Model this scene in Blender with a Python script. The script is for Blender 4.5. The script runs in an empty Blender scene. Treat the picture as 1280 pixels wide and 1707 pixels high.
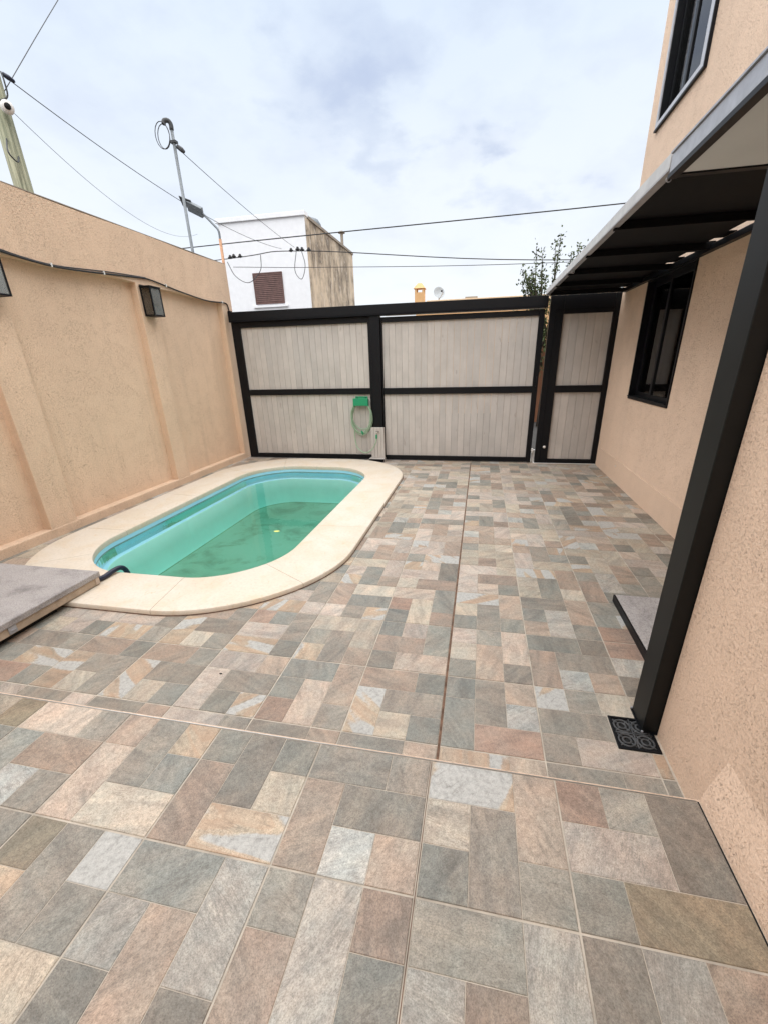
import bpy, bmesh, math, random
from mathutils import Vector, Matrix
random.seed(7)
S = bpy.context.scene
C = S.collection
rad = math.radians

# ------------------------------------------------------------------ camera
cam_d = bpy.data.cameras.new('camera')
cam = bpy.data.objects.new('camera', cam_d); C.objects.link(cam)
cam_d.sensor_fit = 'HORIZONTAL'; cam_d.sensor_width = 36.0
cam_d.lens = 700.4 / 1280 * 36
cam_d.shift_x = -12.4 / 1280; cam_d.shift_y = 35.57 / 1280
cam_d.clip_start = 0.05; cam_d.clip_end = 3000
_r = Vector((0.98031406, 0.19590331, -0.02462187)); _u = Vector((-0.05177584, 0.37539973, 0.92541575)); _f = Vector((-0.19053505, 0.90592325, -0.3781527))
M = Matrix((_r, _u, -_f)).transposed().to_4x4(); M.translation = (0.1021, -1.1924, 1.6013)
cam.matrix_world = M
S.camera = cam

# ------------------------------------------------------------------ sky
CLOUDS = [(-.44 + .45, 1.46 + .45, .22, .62), (-.32 + .45, 1.62 + .45, .16, .35), (-.08 + .45, 1.70 + .45, .12, .5), (.10 + .45, 1.93 + .45, .18, .35), (-.30 + .45, 1.33 + .45, .20, .25)]
SUN_EL, SUN_AZ = 77.0, 195.0          # azimuth from +Y clockwise
w = bpy.data.worlds.new('World'); S.world = w; w.use_nodes = True
nt = w.node_tree; nt.nodes.clear()
def N(t, nt=nt, **k):
    n = nt.nodes.new(t)
    for a, b in k.items(): setattr(n, a, b)
    return n
sky = N('ShaderNodeTexSky', sky_type='NISHITA', sun_disc=False, sun_elevation=rad(SUN_EL), sun_rotation=rad(SUN_AZ))
bg1 = N('ShaderNodeBackground'); bg1.inputs[1].default_value = 0.06
nt.links.new(sky.outputs[0], bg1.inputs[0])
bg2 = N('ShaderNodeBackground'); bg2.inputs[1].default_value = 0.256
tc = N('ShaderNodeTexCoord')
sep = N('ShaderNodeSeparateXYZ'); nt.links.new(tc.outputs['Generated'], sep.inputs[0])
# clouds live on a flat layer: project the direction onto it
den = N('ShaderNodeMath', operation='ADD'); den.inputs[1].default_value = 0.22; nt.links.new(sep.outputs[2], den.inputs[0])
mx = N('ShaderNodeMath', operation='MAXIMUM'); mx.inputs[1].default_value = 0.05; nt.links.new(den.outputs[0], mx.inputs[0])
dv = N('ShaderNodeVectorMath', operation='DIVIDE'); nt.links.new(tc.outputs['Generated'], dv.inputs[0])
cmb = N('ShaderNodeCombineXYZ'); [nt.links.new(mx.outputs[0], cmb.inputs[i]) for i in range(3)]
nt.links.new(cmb.outputs[0], dv.inputs[1])
fl = N('ShaderNodeVectorMath', operation='MULTIPLY'); fl.inputs[1].default_value = (1, 1, 0); nt.links.new(dv.outputs[0], fl.inputs[0])
n1 = N('ShaderNodeTexNoise'); n1.inputs['Scale'].default_value = 1.5; n1.inputs['Detail'].default_value = 6; n1.inputs['Roughness'].default_value = .52; n1.inputs['Distortion'].default_value = .25
n2 = N('ShaderNodeTexNoise'); n2.inputs['Scale'].default_value = 3.4; n2.inputs['Detail'].default_value = 7; n2.inputs['Roughness'].default_value = .55
of = N('ShaderNodeVectorMath', operation='ADD'); of.inputs[1].default_value = (3.3, 7.9, 0); nt.links.new(fl.outputs[0], of.inputs[0])
nt.links.new(of.outputs[0], n1.inputs['Vector']); nt.links.new(fl.outputs[0], n2.inputs['Vector'])
cr = N('ShaderNodeValToRGB')          # cloud cover
cr.color_ramp.elements[0].position = .33; cr.color_ramp.elements[0].color = (.88, .88, .88, 1)
cr.color_ramp.elements[1].position = .60; cr.color_ramp.elements[1].color = (.97, .97, .97, 1)
nt.links.new(n1.outputs[0], cr.inputs[0])
cc = N('ShaderNodeValToRGB')          # cloud body: white tops, grey blue bases
cc.color_ramp.elements[0].position = .30; cc.color_ramp.elements[0].color = (.66, .78, 1.0, 1)
cc.color_ramp.elements[1].position = .52; cc.color_ramp.elements[1].color = (.82, .95, 1.12, 1)
nt.links.new(n2.outputs[0], cc.inputs[0]); 
hzr = N('ShaderNodeMapRange'); hzr.inputs['From Min'].default_value = .03; hzr.inputs['From Max'].default_value = .62; hzr.inputs['To Min'].default_value = .9; hzr.inputs['To Max'].default_value = 0; nt.links.new(sep.outputs[2], hzr.inputs['Value'])
hmx = N('ShaderNodeMix', data_type='RGBA'); nt.links.new(hzr.outputs[0], hmx.inputs[0]); nt.links.new(cc.outputs[0], hmx.inputs[6]); hmx.inputs[7].default_value = (1.16, 1.17, 1.18, 1)
nt.links.new(hmx.outputs[2], bg2.inputs[0])
# darker cloud bases drifting above the white building
prev = hmx.outputs[2]
for (qx, qy, rr, am) in CLOUDS:
    sb = N('ShaderNodeVectorMath', operation='SUBTRACT'); sb.inputs[1].default_value = (qx, qy, 0)
    wob = N('ShaderNodeVectorMath', operation='MULTIPLY_ADD'); wob.inputs[1].default_value = (.9, .9, 0); nt.links.new(n2.outputs[1], wob.inputs[0]); nt.links.new(fl.outputs[0], wob.inputs[2])
    nt.links.new(wob.outputs[0], sb.inputs[0])
    ln = N('ShaderNodeVectorMath', operation='LENGTH'); nt.links.new(sb.outputs[0], ln.inputs[0])
    mr = N('ShaderNodeMapRange', interpolation_type='SMOOTHSTEP'); mr.inputs['From Min'].default_value = 0; mr.inputs['From Max'].default_value = rr; mr.inputs['To Min'].default_value = am; mr.inputs['To Max'].default_value = 0
    nt.links.new(ln.outputs['Value'], mr.inputs['Value'])
    m_ = N('ShaderNodeMix', data_type='RGBA'); nt.links.new(mr.outputs[0], m_.inputs[0]); nt.links.new(prev, m_.inputs[6]); m_.inputs[7].default_value = (.52, .62, .86, 1); prev = m_.outputs[2]
nt.links.new(prev, bg2.inputs[0])
mix = N('ShaderNodeMixShader'); nt.links.new(cr.outputs[0], mix.inputs[0]); nt.links.new(bg1.outputs[0], mix.inputs[1]); nt.links.new(bg2.outputs[0], mix.inputs[2])
out = N('ShaderNodeOutputWorld'); nt.links.new(mix.outputs[0], out.inputs[0])

# ------------------------------------------------------------------ sun (veiled)
sl = bpy.data.lights.new('sun', 'SUN'); sl.energy = 1.5; sl.angle = rad(112); sl.color = (1, .955, .89)
so = bpy.data.objects.new('sun', sl); C.objects.link(so)
az, el = rad(SUN_AZ), rad(SUN_EL)
sd = Vector((math.sin(az) * math.cos(el), math.cos(az) * math.cos(el), math.sin(el)))
so.rotation_euler = sd.to_track_quat('Z', 'Y').to_euler(); so.location = sd * 20

S.render.engine = 'CYCLES'
S.view_settings.view_transform = 'Standard'; S.view_settings.look = 'None'
S.view_settings.exposure = 1.85; S.view_settings.gamma = 1.0; S.view_settings.use_curve_mapping = False
S.cycles.max_bounces = 8; S.cycles.transparent_max_bounces = 12; S.cycles.volume_bounces = 1

# ------------------------------------------------------------------ helpers
def lin(r, g, b, k=1.0):
    f = lambda c: (c / 255 / 12.92 if c / 255 <= .04045 else ((c / 255 + .055) / 1.055) ** 2.4) * k
    return (f(r), f(g), f(b), 1)

class MB:
    """collects geometry for one mesh"""
    def __init__(s): s.v = []; s.f = []; s.m = []
    def quad(s, *p, m=0):
        n = len(s.v); s.v += [tuple(q) for q in p]; s.f.append(tuple(range(n, n + len(p)))); s.m.append(m); return s
    def box(s, x0, x1, y0, y1, z0, z1, m=0):
        n = len(s.v)
        s.v += [(x, y, z) for z in (z0, z1) for y in (y0, y1) for x in (x0, x1)]
        for f in ((0, 2, 3, 1), (4, 5, 7, 6), (0, 1, 5, 4), (2, 6, 7, 3), (0, 4, 6, 2), (1, 3, 7, 5)):
            s.f.append(tuple(n + i for i in f)); s.m.append(m)
        return s
    def bar(s, a, b, wx, wz, up=(0, 0, 1), m=0):
        a, b = Vector(a), Vector(b); d = (b - a).normalized(); up = Vector(up)
        if abs(d.dot(up)) > .99: up = Vector((1, 0, 0))
        x = d.cross(up).normalized() * wx / 2; z = x.cross(d).normalized() * wz / 2
        n = len(s.v)
        for p in (a, b): s.v += [tuple(p + q) for q in (-x - z, x - z, x + z, -x + z)]
        for f in ((0, 3, 2, 1), (4, 5, 6, 7), (0, 1, 5, 4), (1, 2, 6, 5), (2, 3, 7, 6), (3, 0, 4, 7)):
            s.f.append(tuple(n + i for i in f)); s.m.append(m)
        return s
    def tube(s, pts, r, seg=8, cap=True, m=0):
        pts = [Vector(p) for p in pts]; rs = r if isinstance(r, (list, tuple)) else [r] * len(pts)
        n0 = len(s.v); x = None
        for i, p in enumerate(pts):
            d = (pts[min(i + 1, len(pts) - 1)] - pts[max(i - 1, 0)]).normalized()
            if x is None:
                x = d.cross(Vector((0, 0, 1)))
                if x.length < .05: x = d.cross(Vector((0, 1, 0)))
            x = (x - d * x.dot(d)).normalized(); y = d.cross(x)
            for k in range(seg):
                a = 2 * math.pi * k / seg; s.v.append(tuple(p + (x * math.cos(a) + y * math.sin(a)) * rs[i]))
        for i in range(len(pts) - 1):
            for k in range(seg):
                a = n0 + i * seg + k; b = n0 + i * seg + (k + 1) % seg
                s.f.append((a, b, b + seg, a + seg)); s.m.append(m)
        if cap:
            s.f.append(tuple(n0 + k for k in reversed(range(seg)))); s.m.append(m)
            e = n0 + (len(pts) - 1) * seg; s.f.append(tuple(e + k for k in range(seg))); s.m.append(m)
        return s
    def lathe(s, prof, c=(0, 0, 0), seg=16, m=0, ax=None):
        """prof: (radius, height) list round axis z at c, optionally turned to axis ax"""
        q = Vector((0, 0, 1)).rotation_difference(Vector(ax)) if ax else None
        n0 = len(s.v)
        for r, h in prof:
            for k in range(seg):
                a = 2 * math.pi * k / seg; p = Vector((r * math.cos(a), r * math.sin(a), h))
                if q: p = q @ p
                s.v.append(tuple(p + Vector(c)))
        for i in range(len(prof) - 1):
            for k in range(seg):
                a = n0 + i * seg + k; b = n0 + i * seg + (k + 1) % seg
                s.f.append((a, b, b + seg, a + seg)); s.m.append(m)
        return s
    def prism(s, poly, z0, z1, m=0):
        n = len(s.v); k = len(poly)
        s.v += [(x, y, z0) for x, y in poly] + [(x, y, z1) for x, y in poly]
        s.f += [tuple(n + i for i in reversed(range(k))), tuple(n + k + i for i in range(k))]; s.m += [m, m]
        for i in range(k): s.f.append((n + i, n + (i + 1) % k, n + k + (i + 1) % k, n + k + i)); s.m.append(m)
        return s

def wloc(o):
    l = Vector((0, 0, 0))
    while o: l += Vector(o.location); o = o.parent
    return l

def obj(name, mb, mats, parent=None, bevel=0, smooth=False, seg=2):
    me = bpy.data.meshes.new(name)
    off = wloc(parent) if parent else Vector((0, 0, 0))
    me.from_pydata([tuple(Vector(v) - off) for v in mb.v], [], mb.f)
    for m in (mats if isinstance(mats, (list, tuple)) else [mats]): me.materials.append(m)
    me.polygons.foreach_set('material_index', mb.m)
    bm = bmesh.new(); bm.from_mesh(me); bmesh.ops.recalc_face_normals(bm, faces=bm.faces); bm.to_mesh(me); bm.free()
    if smooth: me.shade_smooth()
    me.update()
    o = bpy.data.objects.new(name, me); C.objects.link(o); o.parent = parent
    if bevel:
        b = o.modifiers.new('bevel', 'BEVEL'); b.width = bevel; b.segments = seg; b.limit_method = 'ANGLE'; b.angle_limit = rad(40)
    return o
def tag(o, label, cat, group=None, kind=None):
    if label: o['label'] = label
    if cat: o['category'] = cat
    if group: o['group'] = group
    if kind: o['kind'] = kind
    return o
def thing(name, label, cat, loc=(0, 0, 0), group=None):
    o = bpy.data.objects.new(name, None); o.empty_display_size = .1; C.objects.link(o); o.location = loc
    return tag(o, label, cat, group)
def struct(name, mb, mats, **k):
    o = obj(name, mb, mats, **k); o['kind'] = 'structure'; return o
def share(name, src, parent, loc):
    o = bpy.data.objects.new(name, src.data); C.objects.link(o); o.parent = parent; o.location = loc
    for m in src.modifiers:
        b = o.modifiers.new('bevel', 'BEVEL'); b.width = m.width; b.segments = m.segments; b.limit_method = 'ANGLE'; b.angle_limit = m.angle_limit
    return o
def curve_pts(pts, n=6):
    """Catmull-Rom through pts"""
    P = [Vector(p) for p in pts]; P = [P[0] * 2 - P[1]] + P + [P[-1] * 2 - P[-2]]; o = []
    for i in range(1, len(P) - 2):
        for k in range(n):
            t = k / n; a, b, c, d = P[i - 1:i + 3]
            o.append(.5 * (2 * b + (c - a) * t + (2 * a - 5 * b + 4 * c - d) * t * t + (3 * b - a - 3 * c + d) * t ** 3))
    return o + [P[-2]]

# ------------------------------------------------------------------ materials
def mat(name, col=(.5, .5, .5, 1), rough=.6, metal=0, spec=.5):
    m = bpy.data.materials.new(name); m.use_nodes = True
    b = m.node_tree.nodes['Principled BSDF']
    b.inputs['Base Color'].default_value = col; b.inputs['Roughness'].default_value = rough; b.inputs['Metallic'].default_value = metal
    b.inputs['Specular IOR Level'].default_value = spec
    return m
class MN:
    """small node graph builder on a material"""
    def __init__(s, m): s.m = m; s.t = m.node_tree; s.b = s.t.nodes['Principled BSDF']
    def n(s, t, **k):
        x = s.t.nodes.new(t)
        for a, b in k.items(): setattr(x, a, b)
        return x
    def l(s, a, b): s.t.links.new(a, b)
    def pos(s, scale=(1, 1, 1), rot=(0, 0, 0)):
        g = s.n('ShaderNodeNewGeometry'); mp = s.n('ShaderNodeMapping'); mp.inputs['Scale'].default_value = scale; mp.inputs['Rotation'].default_value = rot
        s.l(g.outputs['Position'], mp.inputs[0]); return mp.outputs[0]
    def noise(s, v, sc, det=4, ro=.55, dist=0):
        x = s.n('ShaderNodeTexNoise'); x.inputs['Scale'].default_value = sc; x.inputs['Detail'].default_value = det; x.inputs['Roughness'].default_value = ro; x.inputs['Distortion'].default_value = dist
        if v is not None: s.l(v, x.inputs['Vector'])
        return x.outputs[0]
    def ramp(s, v, *st):
        r = s.n('ShaderNodeValToRGB'); e = r.color_ramp.elements
        while len(e) < len(st): e.new(.5)
        for i, (p, c) in enumerate(st): e[i].position = p; e[i].color = c if isinstance(c, tuple) else (c, c, c, 1)
        s.l(v, r.inputs[0]); return r.outputs[0]
    def mix(s, f, a, b, mode='MIX'):
        x = s.n('ShaderNodeMix', data_type='RGBA', blend_type=mode)
        for sock, v in ((x.inputs[0], f), (x.inputs[6], a), (x.inputs[7], b)):
            if hasattr(v, 'is_linked') or hasattr(v, 'links'): s.l(v, sock)
            else: sock.default_value = v
        return x.outputs[2]
    def math(s, op, a, b=0):
        x = s.n('ShaderNodeMath', operation=op)
        for i, v in enumerate((a, b)):
            if hasattr(v, 'links'): s.l(v, x.inputs[i])
            else: x.inputs[i].default_value = v
        return x.outputs[0]
    def bump(s, h, st, dist=.01, nrm=None):
        x = s.n('ShaderNodeBump'); x.inputs['Strength'].default_value = st; x.inputs['Distance'].default_value = dist; s.l(h, x.inputs['Height'])
        if nrm is not None: s.l(nrm, x.inputs['Normal'])
        return x.outputs[0]

def stucco(name, col, sc=1.0, streak=.35):
    """troweled render: fine grain, short drag scratches, faint stains"""
    m = mat(name, col, .92, spec=.2); g = MN(m)
    p = g.pos()
    fine = g.noise(p, 105 * sc, 4, .7)
    mid = g.noise(p, 48 * sc, 4, .6)
    # scratches: thresholded thin band of a distorted noise
    a = g.noise(g.pos((1, 1, .62)), 115 * sc, 2, .5, 1.2)
    band = g.math('ABSOLUTE', g.math('SUBTRACT', a, .5))
    scr = g.ramp(band, (.0, 1.0), (.036, 0.0))
    patch = g.ramp(g.noise(p, 5 * sc, 3), (.42, .0), (.62, 1.0))
    gate = g.ramp(g.noise(p, 85 * sc, 2), (.53, 0.0), (.60, 1.0))
    scr = g.math('MULTIPLY', g.math('MULTIPLY', scr, gate), g.math('ADD', g.math('MULTIPLY', patch, .8), .2))
    large = g.noise(g.pos((1, 1, .45)), .9, 5, .6)
    c1 = g.mix(g.ramp(large, (.3, 0.0), (.7, 1.0)), tuple(c * .88 for c in col[:3]) + (1,), tuple(min(1, c * 1.06) for c in col[:3]) + (1,))
    c2 = g.mix(g.ramp(mid, (.35, 0.0), (.65, 1.0)), c1, (.5, .5, .5, 1), 'MULTIPLY') if False else c1
    c3 = g.mix(g.math('MULTIPLY', scr, .72), c2, tuple(c * .42 for c in col[:3]) + (1,))
    c4 = g.mix(g.math('MULTIPLY', g.ramp(fine, (.34, 1.0), (.54, 0.0)), .42), c3, tuple(c * .6 for c in col[:3]) + (1,))
    # rain runs
    run = g.ramp(g.noise(g.pos((7, 7, .35)), 1.3, 5, .6), (.52, 0.0), (.72, 1.0))
    c5 = g.mix(g.math('MULTIPLY', run, streak * .4), c4, tuple(c * .66 for c in col[:3]) + (1,))
    g.l(c5, g.b.inputs['Base Color'])
    h = g.math('SUBTRACT', g.math('ADD', g.math('MULTIPLY', fine, .5), g.math('MULTIPLY', mid, .7)), g.math('MULTIPLY', scr, 1.0))
    g.l(g.bump(h, .8, .009), g.b.inputs['Normal'])
    return m

def stone_mat(name, kind):
    m = mat(name, (.4, .4, .4, 1), .62, spec=.35); g = MN(m)
    at = g.n('ShaderNodeAttribute', attribute_name='stone'); col, al = at.outputs['Color'], at.outputs['Alpha']
    geo = g.n('ShaderNodeNewGeometry')
    cmbn = g.n('ShaderNodeCombineXYZ'); g.l(g.math('MULTIPLY', al, 53.7), cmbn.inputs[0]); g.l(g.math('MULTIPLY', al, 91.3), cmbn.inputs[1])
    add = g.n('ShaderNodeVectorMath', operation='ADD'); g.l(geo.outputs['Position'], add.inputs[0]); g.l(cmbn.outputs[0], add.inputs[1])
    rot = g.n('ShaderNodeVectorRotate', rotation_type='Z_AXIS'); g.l(add.outputs[0], rot.inputs['Vector'])
    g.l(g.math('MULTIPLY', g.math('FRACT', g.math('MULTIPLY', al, 7.31)), 6.28), rot.inputs['Angle'])
    v = rot.outputs[0]
    st = g.n('ShaderNodeMapping'); st.inputs['Scale'].default_value = (1, .22, 1); g.l(v, st.inputs[0])
    st2 = g.n('ShaderNodeMapping'); st2.inputs['Scale'].default_value = (1, .72, 1); g.l(v, st2.inputs[0])
    big = g.noise(st.outputs[0], 17, 5, .6, .5)
    mott = g.noise(v, 60, 6, .68)
    gr = g.noise(st2.outputs[0], 300, 4, .75)
    br = g.mix(1.0, col, g.ramp(big, (.30, (.74, .745, .75, 1)), (.50, (1.0, .99, .98, 1)), (.70, (1.22, 1.18, 1.13, 1))), 'MULTIPLY')
    br = g.mix(1.0, br, g.ramp(mott, (.33, .80), (.52, 1.0), (.68, 1.14)), 'MULTIPLY')
    br = g.mix(1.0, br, g.ramp(gr, (.34, .62), (.5, 1.0), (.66, 1.28)), 'MULTIPLY')
    hue = g.noise(v, 8, 3, .5)
    br = g.mix(1.0, br, g.ramp(hue, (.38, (.97, 1.0, .99, 1)), (.62, (1.05, .995, .95, 1))), 'MULTIPLY')
    if kind == 'streak':
        sp = g.n('ShaderNodeMapping'); sp.inputs['Scale'].default_value = (1, .16, 1); g.l(v, sp.inputs[0])
        k = g.ramp(g.noise(sp.outputs[0], 130, 5, .7), (.45, 0.0), (.60, 1.0))
        k2 = g.ramp(g.noise(v, 11, 3), (.35, 0.0), (.65, 1.0))
        br = g.mix(g.math('MULTIPLY', g.math('MULTIPLY', k, k2), .45), br, lin(118, 116, 110, .7))
    if kind == 'two':
        # white and orange areas divided by a wavering front
        front = g.math('ADD', g.math('ADD', g.noise(st.outputs[0], 9, 1, .4), g.math('MULTIPLY', g.noise(v, 60, 4), .04)), g.math('MULTIPLY', g.math('SUBTRACT', g.math('FRACT', g.math('MULTIPLY', al, 29.7)), .5), .16))
        f = g.ramp(front, (.535, 0.0), (.56, 1.0))
        rim = g.ramp(front, (.40, 0.0), (.50, 1.0), (.51, 0.0))
        wht = g.mix(1.0, lin(204, 203, 198, .70), g.ramp(mott, (.33, .72), (.52, 1.0), (.68, 1.12)), 'MULTIPLY')
        wht = g.mix(1.0, wht, g.ramp(gr, (.34, .78), (.5, 1.0), (.66, 1.12)), 'MULTIPLY')
        br = g.mix(f, br, wht)
        br = g.mix(g.math('MULTIPLY', rim, .45), br, lin(194, 160, 132, .74))
    # veins: thin dark and pale threads following the grain
    vn = g.math('ABSOLUTE', g.math('SUBTRACT', g.noise(st.outputs[0], 13, 4, .55, .9), .5))
    vg = g.ramp(g.noise(v, 6, 2), (.45, 0.0), (.62, 1.0))
    br = g.mix(g.math('MULTIPLY', g.math('MULTIPLY', g.ramp(vn, (0, 1.0), (.022, 0.0)), vg), .38), br, lin(112, 104, 94, .7))
    # dirt drifting over the whole floor, not tied to single stones
    gp_ = g.pos(); dn = g.ramp(g.noise(gp_, 1.1, 7, .68, .5), (.50, 0.0), (.72, 1.0))
    br = g.mix(g.math('MULTIPLY', dn, .24), br, lin(132, 112, 90, .6))
    sx = g.n('ShaderNodeSeparateXYZ'); g.l(gp_, sx.inputs[0])
    spk = g.ramp(g.noise(gp_, 75, 2, .5), (.76, 0.0), (.80, 1.0))
    br = g.mix(g.math('MULTIPLY', spk, .6), br, lin(70, 62, 54, .6))
    g.l(br, g.b.inputs['Base Color'])
    g.l(g.ramp(mott, (.3, .60), (.7, .40)), g.b.inputs['Roughness'])
    h = g.math('ADD', g.math('MULTIPLY', mott, .7), g.math('MULTIPLY', gr, .35))
    g.l(g.bump(g.math('ADD', h, g.math('MULTIPLY', big, .8)), .35, .004), g.b.inputs['Normal'])
    return m

def simple_noise(name, col, rough, lo=.85, hi=1.12, sc=20, bump=.15, metal=0, spec=.4, dist=.004, stretch=(1, 1, 1)):
    m = mat(name, col, rough, metal, spec); g = MN(m); p = g.pos(stretch)
    n = g.noise(p, sc, 6, .62)
    g.l(g.mix(1.0, col, g.ramp(n, (.3, lo), (.7, hi)), 'MULTIPLY'), g.b.inputs['Base Color'])
    if bump: g.l(g.bump(n, bump, dist), g.b.inputs['Normal'])
    return m

WALLC = lin(203, 165, 126)
M_wallL = stucco('stucco_boundary', lin(229, 200, 173), 1.15, .7)
M_wallR = stucco('stucco_house', lin(232, 205, 182), 1.25, .25)
M_plinth = stucco('stucco_plinth', lin(230, 203, 180), 2.2, .1)
M_stone = [stone_mat('stone_plain', 'plain'), stone_mat('stone_streaked', 'streak'), stone_mat('stone_two_tone', 'two')]
M_grout = simple_noise('grout', lin(188, 178, 164), .9, .62, 1.1, 9, .2)
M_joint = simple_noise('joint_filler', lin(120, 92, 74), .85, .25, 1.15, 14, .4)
M_slab = simple_noise('concrete_base', lin(150, 140, 128), .9)
M_black = simple_noise('black_paint', (.0035, .0042, .006, 1), .45, .8, 1.2, 40, .05, spec=.22)
M_blackdull = simple_noise('black_dull', (.0035, .004, .0055, 1), .7, .7, 1.3, 30, .1, spec=.15)
M_postm = simple_noise('post_paint', (.0045, .0055, .0058, 1), .5, .8, 1.25, 9, .05, spec=.25)
M_alu = simple_noise('aluminium', (.42, .43, .46, 1), .42, .85, 1.1, 15, .03, metal=.6)
M_white = simple_noise('white_trim', lin(232, 230, 226), .5, .9, 1.03, 30, .05)
M_trimw = simple_noise('pale_trim', (.50, .51, .52, 1), .5, .85, 1.1, 8, .03)
M_trim = simple_noise('polished_trim', (.55, .55, .54, 1), .3, .8, 1.1, 15, 0, metal=.5)
M_soffit = simple_noise('soffit_white', lin(206, 211, 212), .85, .95, 1.03, 3, .03)
M_render = simple_noise('white_render', lin(236, 237, 240), .9, .95, 1.03, 6, .06)
M_peach = simple_noise('peach_render', lin(222, 178, 130), .9, .9, 1.05, 8, .1)
M_green = mat('green_plastic', (.012, .26, .12, 1), .4)
M_hose = simple_noise('hose_rubber', lin(150, 176, 150), .5, .9, 1.05, 60, .02)
M_brass = mat('tap_metal', (.45, .42, .36, 1), .35, .9)
M_cable = mat('cable_black', (.012, .011, .012, 1), .5)
M_wire = mat('wire_grey', (.045, .047, .05, 1), .55)
M_clip = mat('clip_white', (.72, .72, .70, 1), .5)
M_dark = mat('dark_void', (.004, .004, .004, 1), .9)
M_bluehose = mat('blue_hose', (.006, .010, .030, 1), .4)
M_galv = simple_noise('galvanised', (.20, .22, .235, 1), .55, .75, 1.15, 25, .05, metal=.3)
M_rust = simple_noise('rusty_paint', lin(196, 150, 118), .8, .55, 1.15, 12, .1)
M_curtain = simple_noise('curtain', lin(216, 216, 212), .9, .8, 1.1, 9, .0, stretch=(1, 14, .5))

def m_granite():
    m = mat('granite', lin(168, 158, 152), .8, spec=.3); g = MN(m); p = g.pos()
    a = g.noise(p, 120, 5, .75); b = g.noise(g.pos(), 5, 6, .7)
    c = g.mix(1.0, lin(168, 163, 161), g.ramp(b, (.3, .62), (.5, .97), (.7, 1.1)), 'MULTIPLY')
    c = g.mix(1.0, c, g.ramp(a, (.32, .55), (.5, 1.0), (.68, 1.25)), 'MULTIPLY')
    g.l(c, g.b.inputs['Base Color'])
    g.l(g.bump(g.math('ADD', a, g.math('MULTIPLY', g.noise(p, 25, 5, .6), 2)), .8, .008), g.b.inputs['Normal'])
    return m
M_granite = m_granite()

def m_coping():
    m = mat('travertine', lin(226, 214, 190), .55, spec=.35); g = MN(m); p = g.pos()
    a = g.noise(p, 3.2, 5, .6, .6); b = g.noise(p, 45, 5, .7)
    c = g.mix(g.ramp(a, (.35, 0.0), (.65, 1.0)), lin(211, 202, 189), lin(206, 193, 174))
    c = g.mix(1.0, c, g.ramp(b, (.34, .90), (.5, 1.0), (.68, 1.03)), 'MULTIPLY')
    pit = g.ramp(g.noise(g.pos((1, .5, 1)), 38, 2, .5), (.26, 1.0), (.31, 0.0))
    c = g.mix(g.math('MULTIPLY', pit, .5), c, lin(196, 168, 128))
    st = g.ramp(g.noise(p, 6.5, 5, .68), (.54, 0.0), (.74, 1.0))
    c = g.mix(g.math('MULTIPLY', st, .30), c, lin(206, 174, 126))
    g.l(c, g.b.inputs['Base Color'])
    g.l(g.bump(g.math('SUBTRACT', b, g.math('MULTIPLY', pit, 1.5)), .18, .004), g.b.inputs['Normal'])
    return m
M_coping = m_coping()

def m_plank():
    m = mat('weathered_plank', lin(182, 174, 166), .75, spec=.25); g = MN(m)
    oi = g.n('ShaderNodeObjectInfo'); geo = g.n('ShaderNodeNewGeometry')
    cb = g.n('ShaderNodeCombineXYZ'); g.l(g.math('MULTIPLY', oi.outputs['Random'], 37.0), cb.inputs[0]); g.l(g.math('MULTIPLY', oi.outputs['Random'], 71.0), cb.inputs[2])
    ad = g.n('ShaderNodeVectorMath', operation='ADD'); g.l(geo.outputs['Position'], ad.inputs[0]); g.l(cb.outputs[0], ad.inputs[1])
    mp = g.n('ShaderNodeMapping'); mp.inputs['Scale'].default_value = (1, 1, .06); g.l(ad.outputs[0], mp.inputs[0])
    gr = g.noise(mp.outputs[0], 55, 6, .65, .6); la = g.noise(ad.outputs[0], 2.2, 4, .6)
    c = g.mix(1.0, lin(187, 182, 177), g.ramp(gr, (.3, .94), (.5, 1.0), (.7, 1.03)), 'MULTIPLY')
    c = g.mix(1.0, c, g.ramp(oi.outputs['Random'], (0, (.93, .935, .94, 1)), (.5, (1.0, .995, .99, 1)), (1, (1.04, 1.03, 1.02, 1))), 'MULTIPLY')
    c = g.mix(1.0, c, g.ramp(la, (.35, .90), (.65, 1.06)), 'MULTIPLY')
    mk = g.n('ShaderNodeMapping'); mk.inputs['Scale'].default_value = (1.6, 1, .55); g.l(ad.outputs[0], mk.inputs[0])
    knot = g.ramp(g.noise(mk.outputs[0], 9, 2, .5), (.68, 0.0), (.75, 1.0))
    c = g.mix(g.math('MULTIPLY', knot, .35), c, lin(126, 110, 98))
    g.l(c, g.b.inputs['Base Color']); g.l(g.bump(gr, .25, .003), g.b.inputs['Normal'])
    return m
M_plank = m_plank()

def m_weather():
    m = mat('weathered_render', lin(205, 190, 170), .92, spec=.2); g = MN(m)
    run = g.noise(g.pos((1, 1.2, .30)), 1.7, 7, .75, .6); blot = g.noise(g.pos(), 1.5, 6, .7)
    geo = g.n('ShaderNodeNewGeometry'); sp = g.n('ShaderNodeSeparateXYZ'); g.l(geo.outputs['Position'], sp.inputs[0])
    c = g.mix(g.ramp(g.math('ADD', g.math('MULTIPLY', run, .7), g.math('MULTIPLY', blot, .4)), (.47, 0.0), (.66, 1.0)), lin(214, 196, 172), lin(112, 102, 92))
    c = g.mix(g.math('MULTIPLY', g.ramp(g.noise(g.pos((1, 1, .4)), 5, 6, .75), (.55, 0.0), (.62, 1.0)), .6), c, lin(226, 214, 200))
    g.l(c, g.b.inputs['Base Color']); g.l(g.bump(blot, .3, .02), g.b.inputs['Normal'])
    return m
M_weather = m_weather()

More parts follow.
